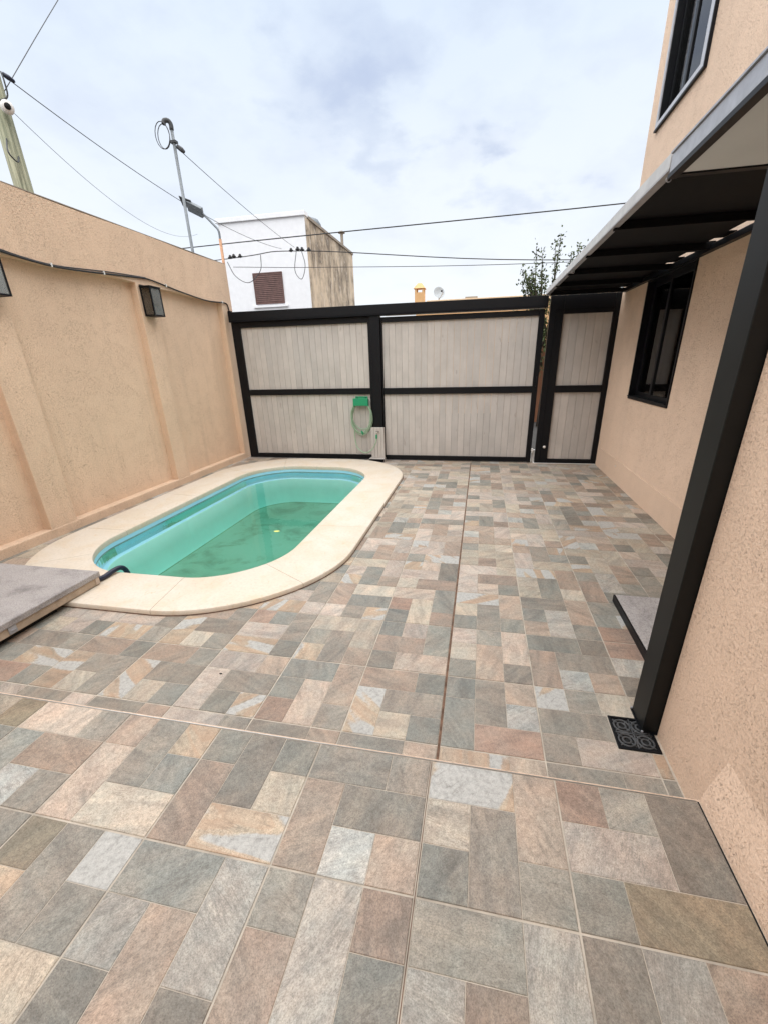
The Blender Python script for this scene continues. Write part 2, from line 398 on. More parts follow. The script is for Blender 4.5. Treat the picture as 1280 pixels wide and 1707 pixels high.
def m_wood_pole():
    m = mat('treated_pole', lin(140, 140, 118), .85, spec=.2); g = MN(m)
    n = g.noise(g.pos((1, 1, .05)), 42, 6, .7, .4); b = g.noise(g.pos(), 4, 5)
    c = g.mix(g.ramp(n, (.35, 0.0), (.65, 1.0)), lin(92, 94, 78), lin(168, 166, 142))
    c = g.mix(g.math('MULTIPLY', g.ramp(b, (.45, 0.0), (.7, 1.0)), .4), c, lin(120, 132, 108))
    g.l(c, g.b.inputs['Base Color']); g.l(g.bump(n, .5, .01), g.b.inputs['Normal'])
    return m
M_pole = m_wood_pole()

def m_leaf(name, c0, c1):
    m = mat(name, c0, .55, spec=.3); g = MN(m)
    n = g.noise(g.pos(), 9, 3)
    g.l(g.mix(g.ramp(n, (.35, 0.0), (.65, 1.0)), c0, c1), g.b.inputs['Base Color']); return m
M_leaf = m_leaf('leaf', (.035, .055, .022, 1), (.10, .125, .045, 1))
M_bark = simple_noise('bark', (.07, .055, .042, 1), .9, .6, 1.3, 20, .4)

def m_glass(name, tint=(.9, .95, .95, 1), refl=.09):
    m = bpy.data.materials.new(name); m.use_nodes = True; t = m.node_tree; t.nodes.clear()
    tr = t.nodes.new('ShaderNodeBsdfTransparent'); tr.inputs[0].default_value = tint
    gl = t.nodes.new('ShaderNodeBsdfGlossy'); gl.inputs['Roughness'].default_value = .02
    fr = t.nodes.new('ShaderNodeFresnel'); fr.inputs[0].default_value = 1.5
    mxn = t.nodes.new('ShaderNodeMixShader'); o = t.nodes.new('ShaderNodeOutputMaterial')
    t.links.new(fr.outputs[0], mxn.inputs[0]); t.links.new(tr.outputs[0], mxn.inputs[1]); t.links.new(gl.outputs[0], mxn.inputs[2]); t.links.new(mxn.outputs[0], o.inputs[0])
    return m
M_glass = m_glass('window_glass', (.82, .86, .86, 1))
M_lglass = m_glass('lantern_glass', (.93, .94, .93, 1))

def m_frost():
    m = m_glass('lantern_hazed_glass', (.95, .95, .93, 1)); t = m.node_tree
    mx_ = [n for n in t.nodes if n.type == 'MIX_SHADER'][0]; tr = [n for n in t.nodes if n.type == 'BSDF_TRANSPARENT'][0]
    df = t.nodes.new('ShaderNodeBsdfDiffuse'); df.inputs[0].default_value = (.40, .40, .36, 1); m2 = t.nodes.new('ShaderNodeMixShader'); m2.inputs[0].default_value = .28
    t.links.new(tr.outputs[0], m2.inputs[1]); t.links.new(df.outputs[0], m2.inputs[2]); t.links.new(m2.outputs[0], mx_.inputs[1]); return m
M_frost = m_frost()
def m_water():
    m = m_glass('pool_water', (.97, 1, .99, 1)); t = m.node_tree
    fr = [n for n in t.nodes if n.type == 'FRESNEL'][0]; fr.inputs[0].default_value = 1.33
    gl = [n for n in t.nodes if n.type == 'BSDF_GLOSSY'][0]; gl.inputs['Roughness'].default_value = .01
    ns = t.nodes.new('ShaderNodeTexNoise'); ns.inputs['Scale'].default_value = 5; ns.inputs['Detail'].default_value = 3
    ge = t.nodes.new('ShaderNodeNewGeometry'); t.links.new(ge.outputs['Position'], ns.inputs['Vector'])
    bp = t.nodes.new('ShaderNodeBump'); bp.inputs['Strength'].default_value = .03; bp.inputs['Distance'].default_value = .05
    t.links.new(ns.outputs[0], bp.inputs['Height']); t.links.new(bp.outputs[0], gl.inputs['Normal']); t.links.new(bp.outputs[0], fr.inputs['Normal'])
    va = t.nodes.new('ShaderNodeVolumeAbsorption'); va.inputs[0].default_value = (.36, .88, .80, 1); va.inputs[1].default_value = .6
    o = [n for n in t.nodes if n.type == 'OUTPUT_MATERIAL'][0]; t.links.new(va.outputs[0], o.inputs['Volume'])
    return m
M_water = m_water()

def m_shell():
    m = mat('pool_gelcoat', lin(150, 205, 222), .35); g = MN(m)
    p = g.pos(); n = g.noise(p, 3, 4, .6)
    g.l(g.mix(g.ramp(n, (.3, 0.0), (.7, 1.0)), lin(150, 210, 236), lin(164, 220, 240)), g.b.inputs['Base Color']); return m
def m_floor_pool():
    m = mat('pool_floor_algae', lin(130, 185, 160), .6); g = MN(m)
    n = g.noise(g.pos(), 2.2, 6, .65, .8); n2 = g.noise(g.pos(), 1.1, 4, .6)
    c = g.mix(g.ramp(n2, (.35, 0.0), (.7, 1.0)), lin(126, 166, 148), lin(114, 152, 130))
    c = g.mix(g.math('MULTIPLY', g.ramp(n, (.50, 0.0), (.66, 1.0)), .6), c, lin(72, 104, 80))
    g.l(c, g.b.inputs['Base Color']); return m
M_shell = m_shell(); M_pfloor = m_floor_pool()
M_wline = simple_noise('waterline_stain', lin(120, 152, 150), .6, .6, 1.1, 6, 0)
M_pline = simple_noise('pool_edge_dirt', lin(96, 140, 116), .6, .8, 1.1, 5, 0)
M_shellwall = simple_noise('pool_wall_film', lin(178, 230, 224), .45, .95, 1.03, 4, 0)

# ------------------------------------------------------------------ layout constants
ST = .1547                     # height of the raised terrace at the camera
XL, XLR = -4.13, -4.222        # boundary wall face / recessed panel face
XR = 1.96                      # back house wall
XN = .967                      # near house wall
GY = 6.0                       # gate plane

# ------------------------------------------------------------------ ground (one sheet, hole for the yard)
def ring_fill(outer, inner, z):
    bm = bmesh.new(); es = []
    for loop in (outer, inner):
        vs = [bm.verts.new((x, y, z)) for x, y in loop]
        es += [bm.edges.new((vs[i], vs[(i + 1) % len(vs)])) for i in range(len(vs))]
    bmesh.ops.triangle_fill(bm, use_beauty=True, edges=es)
    mb = MB(); bm.verts.index_update(); mb.v = [tuple(v.co) for v in bm.verts]
    mb.f = [tuple(v.index for v in f.verts) for f in bm.faces]; mb.m = [0] * len(mb.f); bm.free(); return mb
M_ground = simple_noise('ground_asphalt', (.06, .058, .055, 1), .9, .7, 1.2, 12, .2)
struct('ground', ring_fill([(-900, -900), (900, -900), (900, 900), (-900, 900)], [(-4.3, -3), (6.5, -3), (6.5, 6.3), (-4.3, 6.3)], -.02), M_ground)

def rrect(x0, x1, y0, y1, r, n=10, bow=0.0):
    o = []
    for cx, cy, a0 in ((x1 - r, y0 + r, -90), (x1 - r, y1 - r, 0), (x0 + r, y1 - r, 90), (x0 + r, y0 + r, 180)):
        for k in range(n + 1):
            a = rad(a0 + 90 * k / n); o.append((cx + r * math.cos(a), cy + r * math.sin(a)))
    cx, cy = (x0 + x1) / 2, (y0 + y1) / 2
    return [(x, y + bow * (1 if y > cy else -1) * max(0, 1 - ((x - cx) / ((x1 - x0) / 2)) ** 2) * (abs(y - cy) / ((y1 - y0) / 2)) ** 3) for x, y in o]
OUT = rrect(-3.97, -.955, .99, 5.78, 1.12, 16, .07)
INN = rrect(-3.46, -1.49, 1.46, 5.20, .66, 16, .06)
def inside(p, poly):
    x, y = p; c = False; n = len(poly)
    for i in range(n):
        (x1, y1), (x2, y2) = poly[i], poly[(i + 1) % n]
        if (y1 > y) != (y2 > y) and x < (x2 - x1) * (y - y1) / (y2 - y1) + x1: c = not c
    return c

# ------------------------------------------------------------------ patio floors and their tiles
patio = struct('patio_floor', ring_fill([(-4.25, 0), (2.0, 0), (2.0, 6.3), (-4.25, 6.3)], rrect(-3.5, -1.45, 1.42, 5.24, .66, 16, .06), -.003), M_grout)
terr = MB().box(-4.25, XN + .05, -3.0, -.006, -.3, ST - .003)
terrace = struct('terrace_floor', terr, M_grout)
PAL = dict(
    G=[(0, (160, 157, 147)), (0, (153, 152, 144)), (0, (166, 161, 151)), (0, (157, 157, 150))],
    D=[(0, (158, 149, 138)), (0, (163, 155, 144)), (0, (155, 149, 139))],
    B=[(0, (184, 163, 146)), (0, (177, 158, 143)), (0, (190, 171, 154))],
    C=[(0, (201, 190, 174)), (0, (198, 186, 168))],
    P=[(0, (206, 191, 179)), (0, (200, 188, 178)), (1, (205, 192, 181)), (0, (208, 190, 174))],
    W=[(1, (202, 203, 199)), (1, (196, 197, 192))],
    R=[(0, (182, 153, 136)), (0, (177, 151, 135))],
    S=[(1, (188, 184, 176)), (1, (193, 187, 178))],
    O=[(2, (204, 184, 160)), (2, (200, 178, 156))],
    L=[(0, (160, 145, 122)), (0, (164, 152, 132))])
DES = {  # stones of one tile: kind, column, row (towards the camera), width, depth in thirds
 'a': [('O',0,0,2,1),('B',2,0,1,2),('C',0,1,1,1),('D',1,1,1,2),('G',0,2,1,1),('G',2,2,1,1)],
 'b': [('R',0,0,1,1),('G',1,0,1,1),('D',2,0,1,2),('P',0,1,2,1),('G',0,2,1,1),('L',1,2,2,1)],
 'c': [('G',0,0,2,1),('D',2,0,1,1),('B',0,1,1,2),('D',1,1,2,1),('W',1,2,1,1),('B',2,2,1,1)],
 'd': [('G',0,0,1,1),('D',1,0,1,2),('G',2,0,1,1),('B',0,1,1,2),('C',2,1,1,1),('O',1,2,2,1)],
 'e': [('B',0,0,1,1),('D',1,0,1,2),('O',2,0,1,1),('P',0,1,1,2),('G',2,1,1,1),('C',1,2,2,1)],
 'f': [('P',0,0,2,1),('D',2,0,1,1),('G',0,1,1,2),('B',1,1,2,1),('W',1,2,1,1),('G',2,2,1,1)],
 'g': [('G',0,0,1,1),('C',1,0,1,2),('L',2,0,1,1),('D',0,1,1,2),('G',2,1,1,2),('B',1,2,1,1)],
 'h': [('G',0,0,1,1),('S',1,0,1,3),('B',2,0,1,1),('B',0,1,1,2),('G',2,1,1,2)],
 'i': [('G',0,0,2,1),('S',2,0,1,2),('S',0,1,1,1),('B',1,1,1,2),('G',0,2,1,1),('D',2,2,1,1)],
 'j': [('D',0,0,1,2),('S',1,0,1,2),('B',2,0,1,2),('C',0,2,2,1),('G',2,2,1,1)],
 'k': [('L',0,0,1,1),('D',1,0,1,2),('O',2,0,1,1),('O',0,1,1,1),('G',2,1,1,1),('G',0,2,1,1),('C',1,2,2,1)],
 'm': [('B',0,0,1,2),('C',1,0,2,1),('G',1,1,2,1),('P',0,2,1,1),('D',1,2,1,1),('O',2,2,1,1)],
 'p': [('B',0,0,2,1),('G',2,0,1,1),('O',0,1,1,2),('D',1,1,2,1),('C',1,2,1,1),('G',2,2,1,1)],
 'q': [('G',0,0,2,1),('B',2,0,1,2),('G',0,1,1,1),('P',1,1,1,2),('R',0,2,1,1),('D',2,2,1,1)],
 'r': [('P',0,0,2,1),('B',2,0,1,1),('P',0,1,1,2),('D',1,1,2,1),('G',1,2,1,1),('O',2,2,1,1)],
 's': [('D',0,0,2,1),('D',2,0,1,1),('G',0,1,1,1),('O',1,1,2,1),('R',0,2,2,1),('G',2,2,1,1)],
 't': [('G',0,0,1,1),('D',1,0,1,2),('B',2,0,1,1),('G',0,1,1,2),('W',2,1,1,1),('R',1,2,2,1)],
 'u': [('O',0,0,1,1),('G',1,0,1,1),('C',2,0,1,1),('D',0,1,3,1),('D',0,2,1,1),('P',1,2,2,1)],
 'v': [('P',0,0,1,1),('G',1,0,1,1),('P',2,0,1,2),('C',0,1,1,1),('B',1,1,1,2),('G',0,2,1,1),('D',2,2,1,1)],
 'w': [('R',0,0,2,1),('G',2,0,1,1),('S',0,1,2,1),('D',2,1,1,2),('D',0,2,2,1)],
 'x': [('G',0,0,1,1),('P',1,0,1,1),('G',2,0,1,2),('B',0,1,2,1),('D',0,2,1,1),('P',1,2,2,1)],
 'y': [('C',0,0,2,1),('C',2,0,1,2),('G',0,1,1,1),('D',1,1,1,2),('O',0,2,1,1),('B',2,2,1,1)],
 'z': [('R',0,0,1,1),('G',1,0,1,1),('D',2,0,1,2),('P',0,1,2,1),('O',0,2,2,1),('G',2,2,1,1)],
 'A': [('D',0,0,2,1),('B',2,0,1,2),('G',0,1,1,1),('S',1,1,1,2),('B',0,2,1,1),('G',2,2,1,1)],
 'B': [('P',0,0,2,1),('G',2,0,1,1),('D',0,1,2,1),('B',2,1,1,2),('C',0,2,2,1)],
 'C': [('D',0,0,2,1),('B',2,0,1,1),('G',0,1,1,2),('P',1,1,2,2)],
 'E': [('D',0,0,2,1),('P',2,0,1,1),('G',0,1,1,2),('P',1,1,2,2)],
 'n': [('P',0,0,2,1),('G',2,0,1,2),('R',0,1,1,1),('C',1,1,1,2),('G',0,2,1,1),('B',2,2,1,1)],
}
def desat(c, k=.72):
    l = sum(c) / 3; return [l + (q - l) * k for q in c]
def rot_design(d, k):
    for _ in range(k): d = [(t, 3 - j - h, i, h, w_) for t, i, j, w_, h in d]
    return d
def stone_mesh(name, stones, off):
    """stones: (x0,x1,y0,y1,ztop,slot,rgb,rnd) -> one mesh of bevelled slabs with the colour stored on them"""
    vs, fs, ms, cs = [], [], [], []
    for x0, x1, y0, y1, zt, slot, rgb, rn in stones:
        b = .0016; n = len(vs)
        vs += [(x, y, zt - .012) for x, y in ((x0, y0), (x1, y0), (x1, y1), (x0, y1))]
        vs += [(x, y, zt - b) for x, y in ((x0, y0), (x1, y0), (x1, y1), (x0, y1))]
        vs += [(x, y, zt) for x, y in ((x0 + b, y0 + b), (x1 - b, y0 + b), (x1 - b, y1 - b), (x0 + b, y1 - b))]
        f = [(8, 9, 10, 11)] + [(4 + i, 4 + (i + 1) % 4, 8 + (i + 1) % 4, 8 + i) for i in range(4)] + [(i, (i + 1) % 4, 4 + (i + 1) % 4, 4 + i) for i in range(4)]
        for q in f: fs.append(tuple(n + i for i in q)); ms.append(slot); cs += [lin(*desat(rgb, .84), .715)[:3] + (rn,)] * 4
    me = bpy.data.meshes.new(name)
    me.from_pydata([(x - off[0], y - off[1], z - off[2]) for x, y, z in vs], [], fs)
    for m in M_stone: me.materials.append(m)
    me.polygons.foreach_set('material_index', ms)
    a = me.attributes.new('stone', 'FLOAT_COLOR', 'CORNER'); a.data.foreach_set('color', [c for q in cs for c in q])
    me.update(); return me
stone_jobs = []     # (score, parent tile, stones)
def lay_tile(floor, x0, y1, tx, ty, z, design, clip, exact=True):
    """tile with its far left corner at x0,y1"""
    g = .0034; st = []
    ztile = z + random.uniform(-.0006, .0006)
    for t, i, j, w_, h in design:
        a0, a1 = x0 + tx * i / 3, x0 + tx * (i + w_) / 3; b1, b0 = y1 - ty * j / 3, y1 - ty * (j + h) / 3
        gi = .0009
        a0 += g if i == 0 else gi; a1 -= g if i + w_ == 3 else gi; b1 -= g if j == 0 else gi; b0 += g if j + h == 3 else gi
        a0, a1, b0, b1 = max(a0, clip[0]), min(a1, clip[1]), max(b0, clip[2]), min(b1, clip[3])
        if a1 - a0 < .012 or b1 - b0 < .012: continue
        if floor is patio:
            if any(inside(p, INN) for p in ((a0, b0), (a1, b0), (a1, b1), (a0, b1))): continue
            if all(inside(p, [((x + 2.46) * .93 - 2.46, (y - 3.38) * .95 + 3.38) for x, y in OUT]) for p in ((a0, b0), (a1, b0), (a1, b1), (a0, b1))): continue
            parts_ = [(a0, a1, b0, b1)]
            if a0 < .957 and a1 > .774 and b0 < .512 and b1 > .318:   # cut round the drain grate
                parts_ = [q for q in ((a0, min(a1, .774), b0, b1), (max(a0, .774), min(a1, .957), b0, min(b1, .318)), (max(a0, .774), min(a1, .957), max(b0, .512), b1), (max(a0, .957), a1, b0, b1)) if q[1] - q[0] > .008 and q[3] - q[2] > .008]
        else:
            if i + w_ == 3 and a1 > .85: a1 = .917
            parts_ = [(a0, a1, b0, b1)]
        if not exact:
            if t == 'D': t = random.choice('DGBPC')
            elif t == 'G': t = random.choice('GGGPC')
            elif t in 'RL': t = random.choice('BOCP')
        slot, c = random.choice(PAL[t]); v = random.uniform(.93, 1.06)
        c = [min(255, q * v) for q in c]
        rn_ = random.random()
        for q in parts_: st.append((*q, ztile, slot, c, rn_))
    if not st: return
    xs = [s[0] for s in st] + [s[1] for s in st]; ys = [s[2] for s in st] + [s[3] for s in st]
    cx, cy = (min(xs) + max(xs)) / 2, (min(ys) + max(ys)) / 2
    # tile body (its faux joints): thin slab below the stone faces
    mb = MB().box(min(xs) + .0003, max(xs) - .0003, min(ys) + .0003, max(ys) - .0003, z - .012, ztile - .0016)
    stone_jobs.append((floor, (cx, cy, z), mb, st))
TX, TY = .452, .461
# terrace: three rows, the first two as laid in the photograph
ROWS = {0: {-6: 'g', -5: 'g', -4: 'f', -3: 'e', -2: 'd', -1: 'c', 0: 'a', 1: 'b'}, 1: {-6: 'd', -5: 'a', -4: 'n', -3: 'k', -2: 'i', -1: 'h', 0: 'i', 1: 'j'}, 2: {k: 'abcdefghij'[(k * 3) % 10] for k in range(-9, 2)}}
for rw in range(3):
    for k in range(-9, 2):
        d = DES.get(ROWS[rw].get(k, random.choice('abcdefgn')))
        lay_tile(terrace, TX * k - .012 + (.003 if k >= 0 else 0), -.0075 - rw * TY, TX, TY, ST, d, (-4.2, .925, -1.5, -.0075))
# courtyard
keys = list('abcdefgmnpqrtvxyzA')
for rw in range(-1, 13):
    for k in range(-10, 5):
        x0 = TX * k + (.004 if k >= 0 else -.004); y1 = .2 + TY * (rw + 1)
        known = {-1: {-6: 'E', -5: 'E', -4: 'C', -3: 'B', -2: 'C', -1: 'q', 0: 'a', 1: 's'}, 0: {-6: 's', -5: 'p', -4: 'p', -3: 'r', -2: 'q', -1: 'p', 0: 't', 1: 'u'}, 1: {-5: 'z', -4: 'p', -3: 'z', -2: 'y', -1: 'x', 0: 'v', 1: 'c', 2: 'w'}, 2: {-2: 'm', -1: 'n', 0: 'a', 1: 'A', 2: 's'}}.get(rw, {}).get(k)
        exact = known is not None
        d = DES[known] if exact else rot_design(DES[random.choice(keys)], random.choice((0, 0, 0, 2, 1, 3)))
        wallx = XR if y1 > .62 else XN
        clipx = XR - .004 if y1 > .70 else XN - .006
        lay_tile(patio, x0, y1, TX, TY, 0.0, d, (XL + .004, clipx, .012, 6.22), exact)
# front-most 300 stones become objects of their own
cp = Vector((0.1021, -1.1924, 1.6013))
def score(s):
    c = Vector(((s[0] + s[1]) / 2, (s[2] + s[3]) / 2, s[4])); d = c - cp
    z = d.dot(_f)
    if z < .15: return 0
    px = 652.4 + 700.4 * d.dot(_r) / z; py = 889 - 700.4 * d.dot(_u) / z
    if not (-40 < px < 1320 and 0 < py < 1760): return 0
    return (s[1] - s[0]) * (s[3] - s[2]) * abs(d.z) / d.length ** 3
allst = sorted(((score(s), id(s)) for j in stone_jobs for s in j[3]), reverse=True)
single = {i for sc, i in allst[:300] if sc > 0}
for floor, c, mb, st in stone_jobs:
    mine = [s for s in st if id(s) in single]; rest = [s for s in st if id(s) not in single]
    to = bpy.data.objects.new('floor_tile', None); 
    me = bpy.data.meshes.new('floor_tile')
    # body + joined small stones share the tile's mesh
    sm = stone_mesh('floor_tile', rest, c) if rest else None
    bm = bmesh.new()
    if sm: bm.from_mesh(sm)
    base = bpy.data.meshes.new('b'); base.from_pydata([(x - c[0], y - c[1], z - c[2]) for x, y, z in mb.v], [], mb.f)
    nf = len(bm.faces); bm.from_mesh(base); bm.faces.ensure_lookup_table()
    for f in bm.faces[nf:]: f.material_index = 3
    bm.to_mesh(me); bm.free(); bpy.data.meshes.remove(base)
    if sm: bpy.data.meshes.remove(sm)
    for m in M_stone + [M_grout]: me.materials.append(m)
    bpy.data.objects.remove(to)
    to = bpy.data.objects.new('floor_tile', me); C.objects.link(to); to.parent = floor; to.location = c
    for s in mine:
        sc_ = ((s[0] + s[1]) / 2, (s[2] + s[3]) / 2, s[4])
        so_ = bpy.data.objects.new('stone', stone_mesh('stone', [s], sc_)); C.objects.link(so_)
        so_.parent = to; so_.location = (sc_[0] - c[0], sc_[1] - c[1], sc_[2] - c[2])
# movement joint down the middle, steel edging along the step, riser
obj('movement_joint', MB().box(-.006, .006, .0, 5.93, -.02, -.0024), M_joint, patio)
obj('movement_joint', MB().box(-.0115, -.0095, -1.5, -.012, ST - .02, ST - .001), M_joint, terrace)
obj('edge_trim', MB().tube([(-4.2, -.0065, ST - .0015), (.915, -.0065, ST - .0015)], .0022, 8), M_trim, terrace, smooth=True)
obj('riser', MB().box(-4.2, XN, -.0055, .004, -.003, ST - .006), M_plinth, terrace)
obj('wall_gap', MB().box(.917, .9225, -1.5, -.006, ST - .02, ST - .0025), M_dark, terrace)

# ------------------------------------------------------------------ boundary wall on the left
bw = thing('boundary_wall', 'tall beige stucco boundary wall with recessed panels running beside the pool', 'wall', (XL, 2, 0))
obj('wall_panel', MB().box(XL - .16, XLR, -2.6, 6.20, -.05, 2.60), M_wallL, bw)
def wavy_band():
    mb = MB(); n = 60; y0, y1 = -2.6, 6.21
    for i in range(n):
        for a in (0,):
            ya, yb = y0 + (y1 - y0) * i / n, y0 + (y1 - y0) * (i + 1) / n
            za, zb = (2.575 + .012 * math.sin(y * 2.1) + .008 * math.sin(y * 5.3 + 1) for y in (ya, yb))
            ta, tb = (3.148 + .004 * math.sin(y * 3.3) for y in (ya, yb))
            x0, x1 = XL - .165, XL
            mb.quad((x1, ya, za), (x1, yb, zb), (x1, yb, tb), (x1, ya, ta)); mb.quad((x0, ya, za), (x0, ya, ta), (x0, yb, tb), (x0, yb, zb))
            mb.quad((x0, ya, za), (x0, yb, zb), (x1, yb, zb), (x1, ya, za)); mb.quad((x0, ya, ta), (x1, ya, ta), (x1, yb, tb), (x0, yb, tb))
            if i == n - 1: mb.quad((x0, yb, zb), (x0, yb, tb), (x1, yb, tb), (x1, yb, zb))
    return mb
obj('upper_band', wavy_band(), M_wallL, bw)
for ya, yb in ((-1.95, -1.67), (.05, .33), (2.04, 2.34), (4.03, 4.30), (5.92, 6.205)):
    obj('pilaster', MB().box(XLR - .02, XL + .001, ya, yb, .02, 2.59), M_wallL, bw, bevel=.005)
obj('plinth', MB().box(XLR - .02, XL + .004, -2.6, 6.19, -.04, .095), M_wallL, bw, bevel=.012)
obj('wall_cap', MB().box(XL - .17, XL - .002, -2.6, 6.2, 3.1535, 3.162), M_slab, bw)

# ------------------------------------------------------------------ house on the right
def wall_x(x, th, y0, y1, z0, z1, holes):
    """wall facing -x with openings; outer face at x"""
    ys = sorted({y0, y1, *[h[0] for h in holes], *[h[1] for h in holes]}); zs = sorted({z0, z1, *[h[2] for h in holes], *[h[3] for h in holes]})
    mb = MB()
    for a, b in zip(ys, ys[1:]):
        for c, d in zip(zs, zs[1:]):
            if any(h[0] <= (a + b) / 2 <= h[1] and h[2] <= (c + d) / 2 <= h[3] for h in holes): continue
            mb.quad((x, b, c), (x, a, c), (x, a, d), (x, b, d)); mb.quad((x + th, a, c), (x + th, b, c), (x + th, b, d), (x + th, a, d))
    for h in holes:
        a, b, c, d = h
        mb.quad((x, a, c), (x + th, a, c), (x + th, a, d), (x, a, d)); mb.quad((x, b, c), (x, b, d), (x + th, b, d), (x + th, b, c))
        mb.quad((x, a, c), (x, b, c), (x + th, b, c), (x + th, a, c)); mb.quad((x, a, d), (x + th, a, d), (x + th, b, d), (x, b, d))
    for p in (((x, y0, z0), (x + th, y0, z0), (x + th, y0, z1), (x, y0, z1)), ((x, y1, z0), (x, y1, z1), (x + th, y1, z1), (x + th, y1, z0)), ((x, y0, z1), (x + th, y0, z1), (x + th, y1, z1), (x, y1, z1))): mb.quad(*p)
    return mb
house = thing('house', 'two storey beige stucco house on the right with black framed windows', 'house', (XR, 3, 0))
W1 = (3.69, 4.92, 1.105, 2.40); W2 = (4.47, 5.61, 4.08, 5.64)
obj('wall', wall_x(XR, .2, .62, 5.965, -.02, 6.2, [W1, W2]), M_wallR, house)
obj('wall', MB().box(XN, 6.2, -2.8, .425, -.05, 2.385), M_wallR, house)
obj('wall', MB().box(1.01, 6.2, .4255, .615, -.05, 2.385), M_wallR, house)
obj('wall', MB().box(XR + .21, 6.2, 5.70, 5.96, -.02, 6.19), M_wallR, house)
obj('wall', MB().box(6.0, 6.2, .62, 5.69, -.02, 6.19), M_wallR, house)
obj('wall', MB().box(XR + .21, 5.99, .62, .8, -.02, 6.19), M_wallR, house)
for _z in (2.7, -.18): obj('room_floor', MB().box(XR + .21, 5.99, .81, 5.69, _z, _z + .2), M_slab, house)
obj('wall', MB().box(-4.29, 6.2, -3.2, -2.81, -.05, 4.6), M_wallR, house)  # unseen rear wall behind the camera, added to shade the terrace
obj('roof', MB().box(XR - .02, 6.25, .6, 5.93, 6.205, 6.35), M_slab, house)
obj('plinth', MB().box(XR - .009, XR + .02, .62, 5.87, -.01, .295), M_plinth, house, bevel=.005)
# near plinth on the terrace, chamfered top
pl = MB()
prof = [(XN + .03, ST - .01), (.9235, ST - .01), (.9255, ST + .012), (.936, ST + .075), (XN + .002, ST + .205)]
n0 = len(pl.v)
for y in (-2.8, -.004): pl.v += [(a, y, b) for a, b in prof]
for i in range(5): pl.f.append((i, (i + 1) % 5, 5 + (i + 1) % 5, 5 + i)); pl.m.append(0)
pl.f += [(0, 1, 2, 3, 4), (5, 6, 7, 8, 9)]; pl.m += [0, 0]
obj('plinth', pl, M_wallR, house)
# windows: black lined reveals with the sashes set back
def window(y0, y1, z0, z1, lip):
    x0, x1, t = XR - lip, XR + .175, .028
    wn = obj('window', MB().box(x0, x1, y0, y0 + t, z0, z1).box(x0, x1, y1 - t, y1, z0, z1).box(x0, x1, y0 + t, y1 - t, z1 - t, z1).box(x0, x1, y0 + t, y1 - t, z0, z0 + t), M_black, house, bevel=.003)
    ym = (y0 + y1) / 2
    for (a, b, x) in ((y0 + t, ym + .035, XR + .026), (ym - .035, y1 - t, XR + .062)):
        s_ = .055
        sa = obj('sash', MB().box(x, x + .034, a, a + s_, z0 + t, z1 - t).box(x, x + .034, b - s_, b, z0 + t, z1 - t)
            .box(x, x + .034, a + s_, b - s_, z1 - t - s_, z1 - t).box(x, x + .034, a + s_, b - s_, z0 + t, z0 + t + s_), M_black, wn, bevel=.002)
        obj('pane', MB().box(x + .014, x + .02, a + s_, b - s_, z0 + t + s_, z1 - t - s_), M_glass, wn)
    cb_ = MB(); n = 30; ca, cb2 = ym - .02, y1 - .032
    for i in range(n):
        p = [(XR + .115 + .010 * math.sin(k * 1.3), ca + (cb2 - ca) * k / n) for k in (i, i + 1)]
        cb_.quad((p[0][0], p[0][1], z0 + .04), (p[1][0], p[1][1], z0 + .04), (p[1][0], p[1][1], z1 - .04), (p[0][0], p[0][1], z1 - .04))
    obj('curtain', cb_, M_curtain, wn, smooth=True)
    return wn
win1 = window(3.68, 4.93, 1.095, 2.41, .014)
obj('sill', MB().box(XR - .03, XR + .08, 3.709, 4.90, 1.1235, 1.135), M_black, win1)
obj('head_board', MB().box(XR - .02, XR - .001, 3.68, 4.93, 2.411, 2.455), M_black, win1)
tag(win1, 'black framed sliding window under the awning', None)
win2 = window(4.46, 5.62, 4.07, 5.65, .004)
M_silver = simple_noise('silver_trim', (.50, .51, .55, 1), .5, .9, 1.1, 15, .03, metal=.2)
obj('trim', MB().box(XR - .022, XR - .0045, 4.425, 4.53, 4.03, 5.70), M_silver, win2, bevel=.003)
obj('trim', MB().box(XR - .022, XR - .0045, 5.605, 5.645, 4.03, 5.70), M_silver, win2, bevel=.003)
obj('trim', MB().box(XR - .022, XR - .0045, 4.5305, 5.6045, 4.03, 4.085), M_silver, win2, bevel=.003)
obj('trim_edge', MB().box(XR - .03, XR - .001, 4.405, 4.4245, 4.01, 5.70).box(XR - .03, XR - .001, 4.4245, 5.645, 4.01, 4.0295), M_black, win2)
tag(win2, 'upper window with silver surround', None)

# porch roof above the near door, carried by the post
pr_ = thing('porch_roof', 'flat porch roof with grey fascia and white soffit above the black post', 'roof', (1.4, .4, 2.38))
obj('fascia', MB().box(.93, .955, -2.6, 1.53, 2.40, 2.475), M_alu, pr_, bevel=.003)
obj('fascia_edge', MB().box(.926, .965, -2.6, 1.53, 2.378, 2.398), M_black, pr_)
obj('flashing', MB().box(.922, 1.05, -2.6, 1.53, 2.476, 2.484), M_alu, pr_)
obj('soffit', MB().box(.966, XR - .001, .62, 1.50, 2.392, 2.41).box(.966, XN + .3, -2.6, .618, 2.387, 2.41), M_soffit, pr_)
obj('end_beam', MB().box(.956, XR - .002, 1.502, 1.54, 2.385, 2.47), M_black, pr_)
obj('roof_deck', MB().box(.956, XR - .002, -2.6, 1.53, 2.42, 2.47), M_slab, pr_)
post = thing('porch_post', 'thick square black steel post standing on the drain grate', 'post', (.945, .5, 0))
obj('shaft', MB().box(.905, 1.0, .432, .572, 0.008, 2.377), M_postm, post, bevel=.004)
obj('base_plate', MB().box(.899, 1.004, .4265, .578, .0015, .0078), M_black, post)

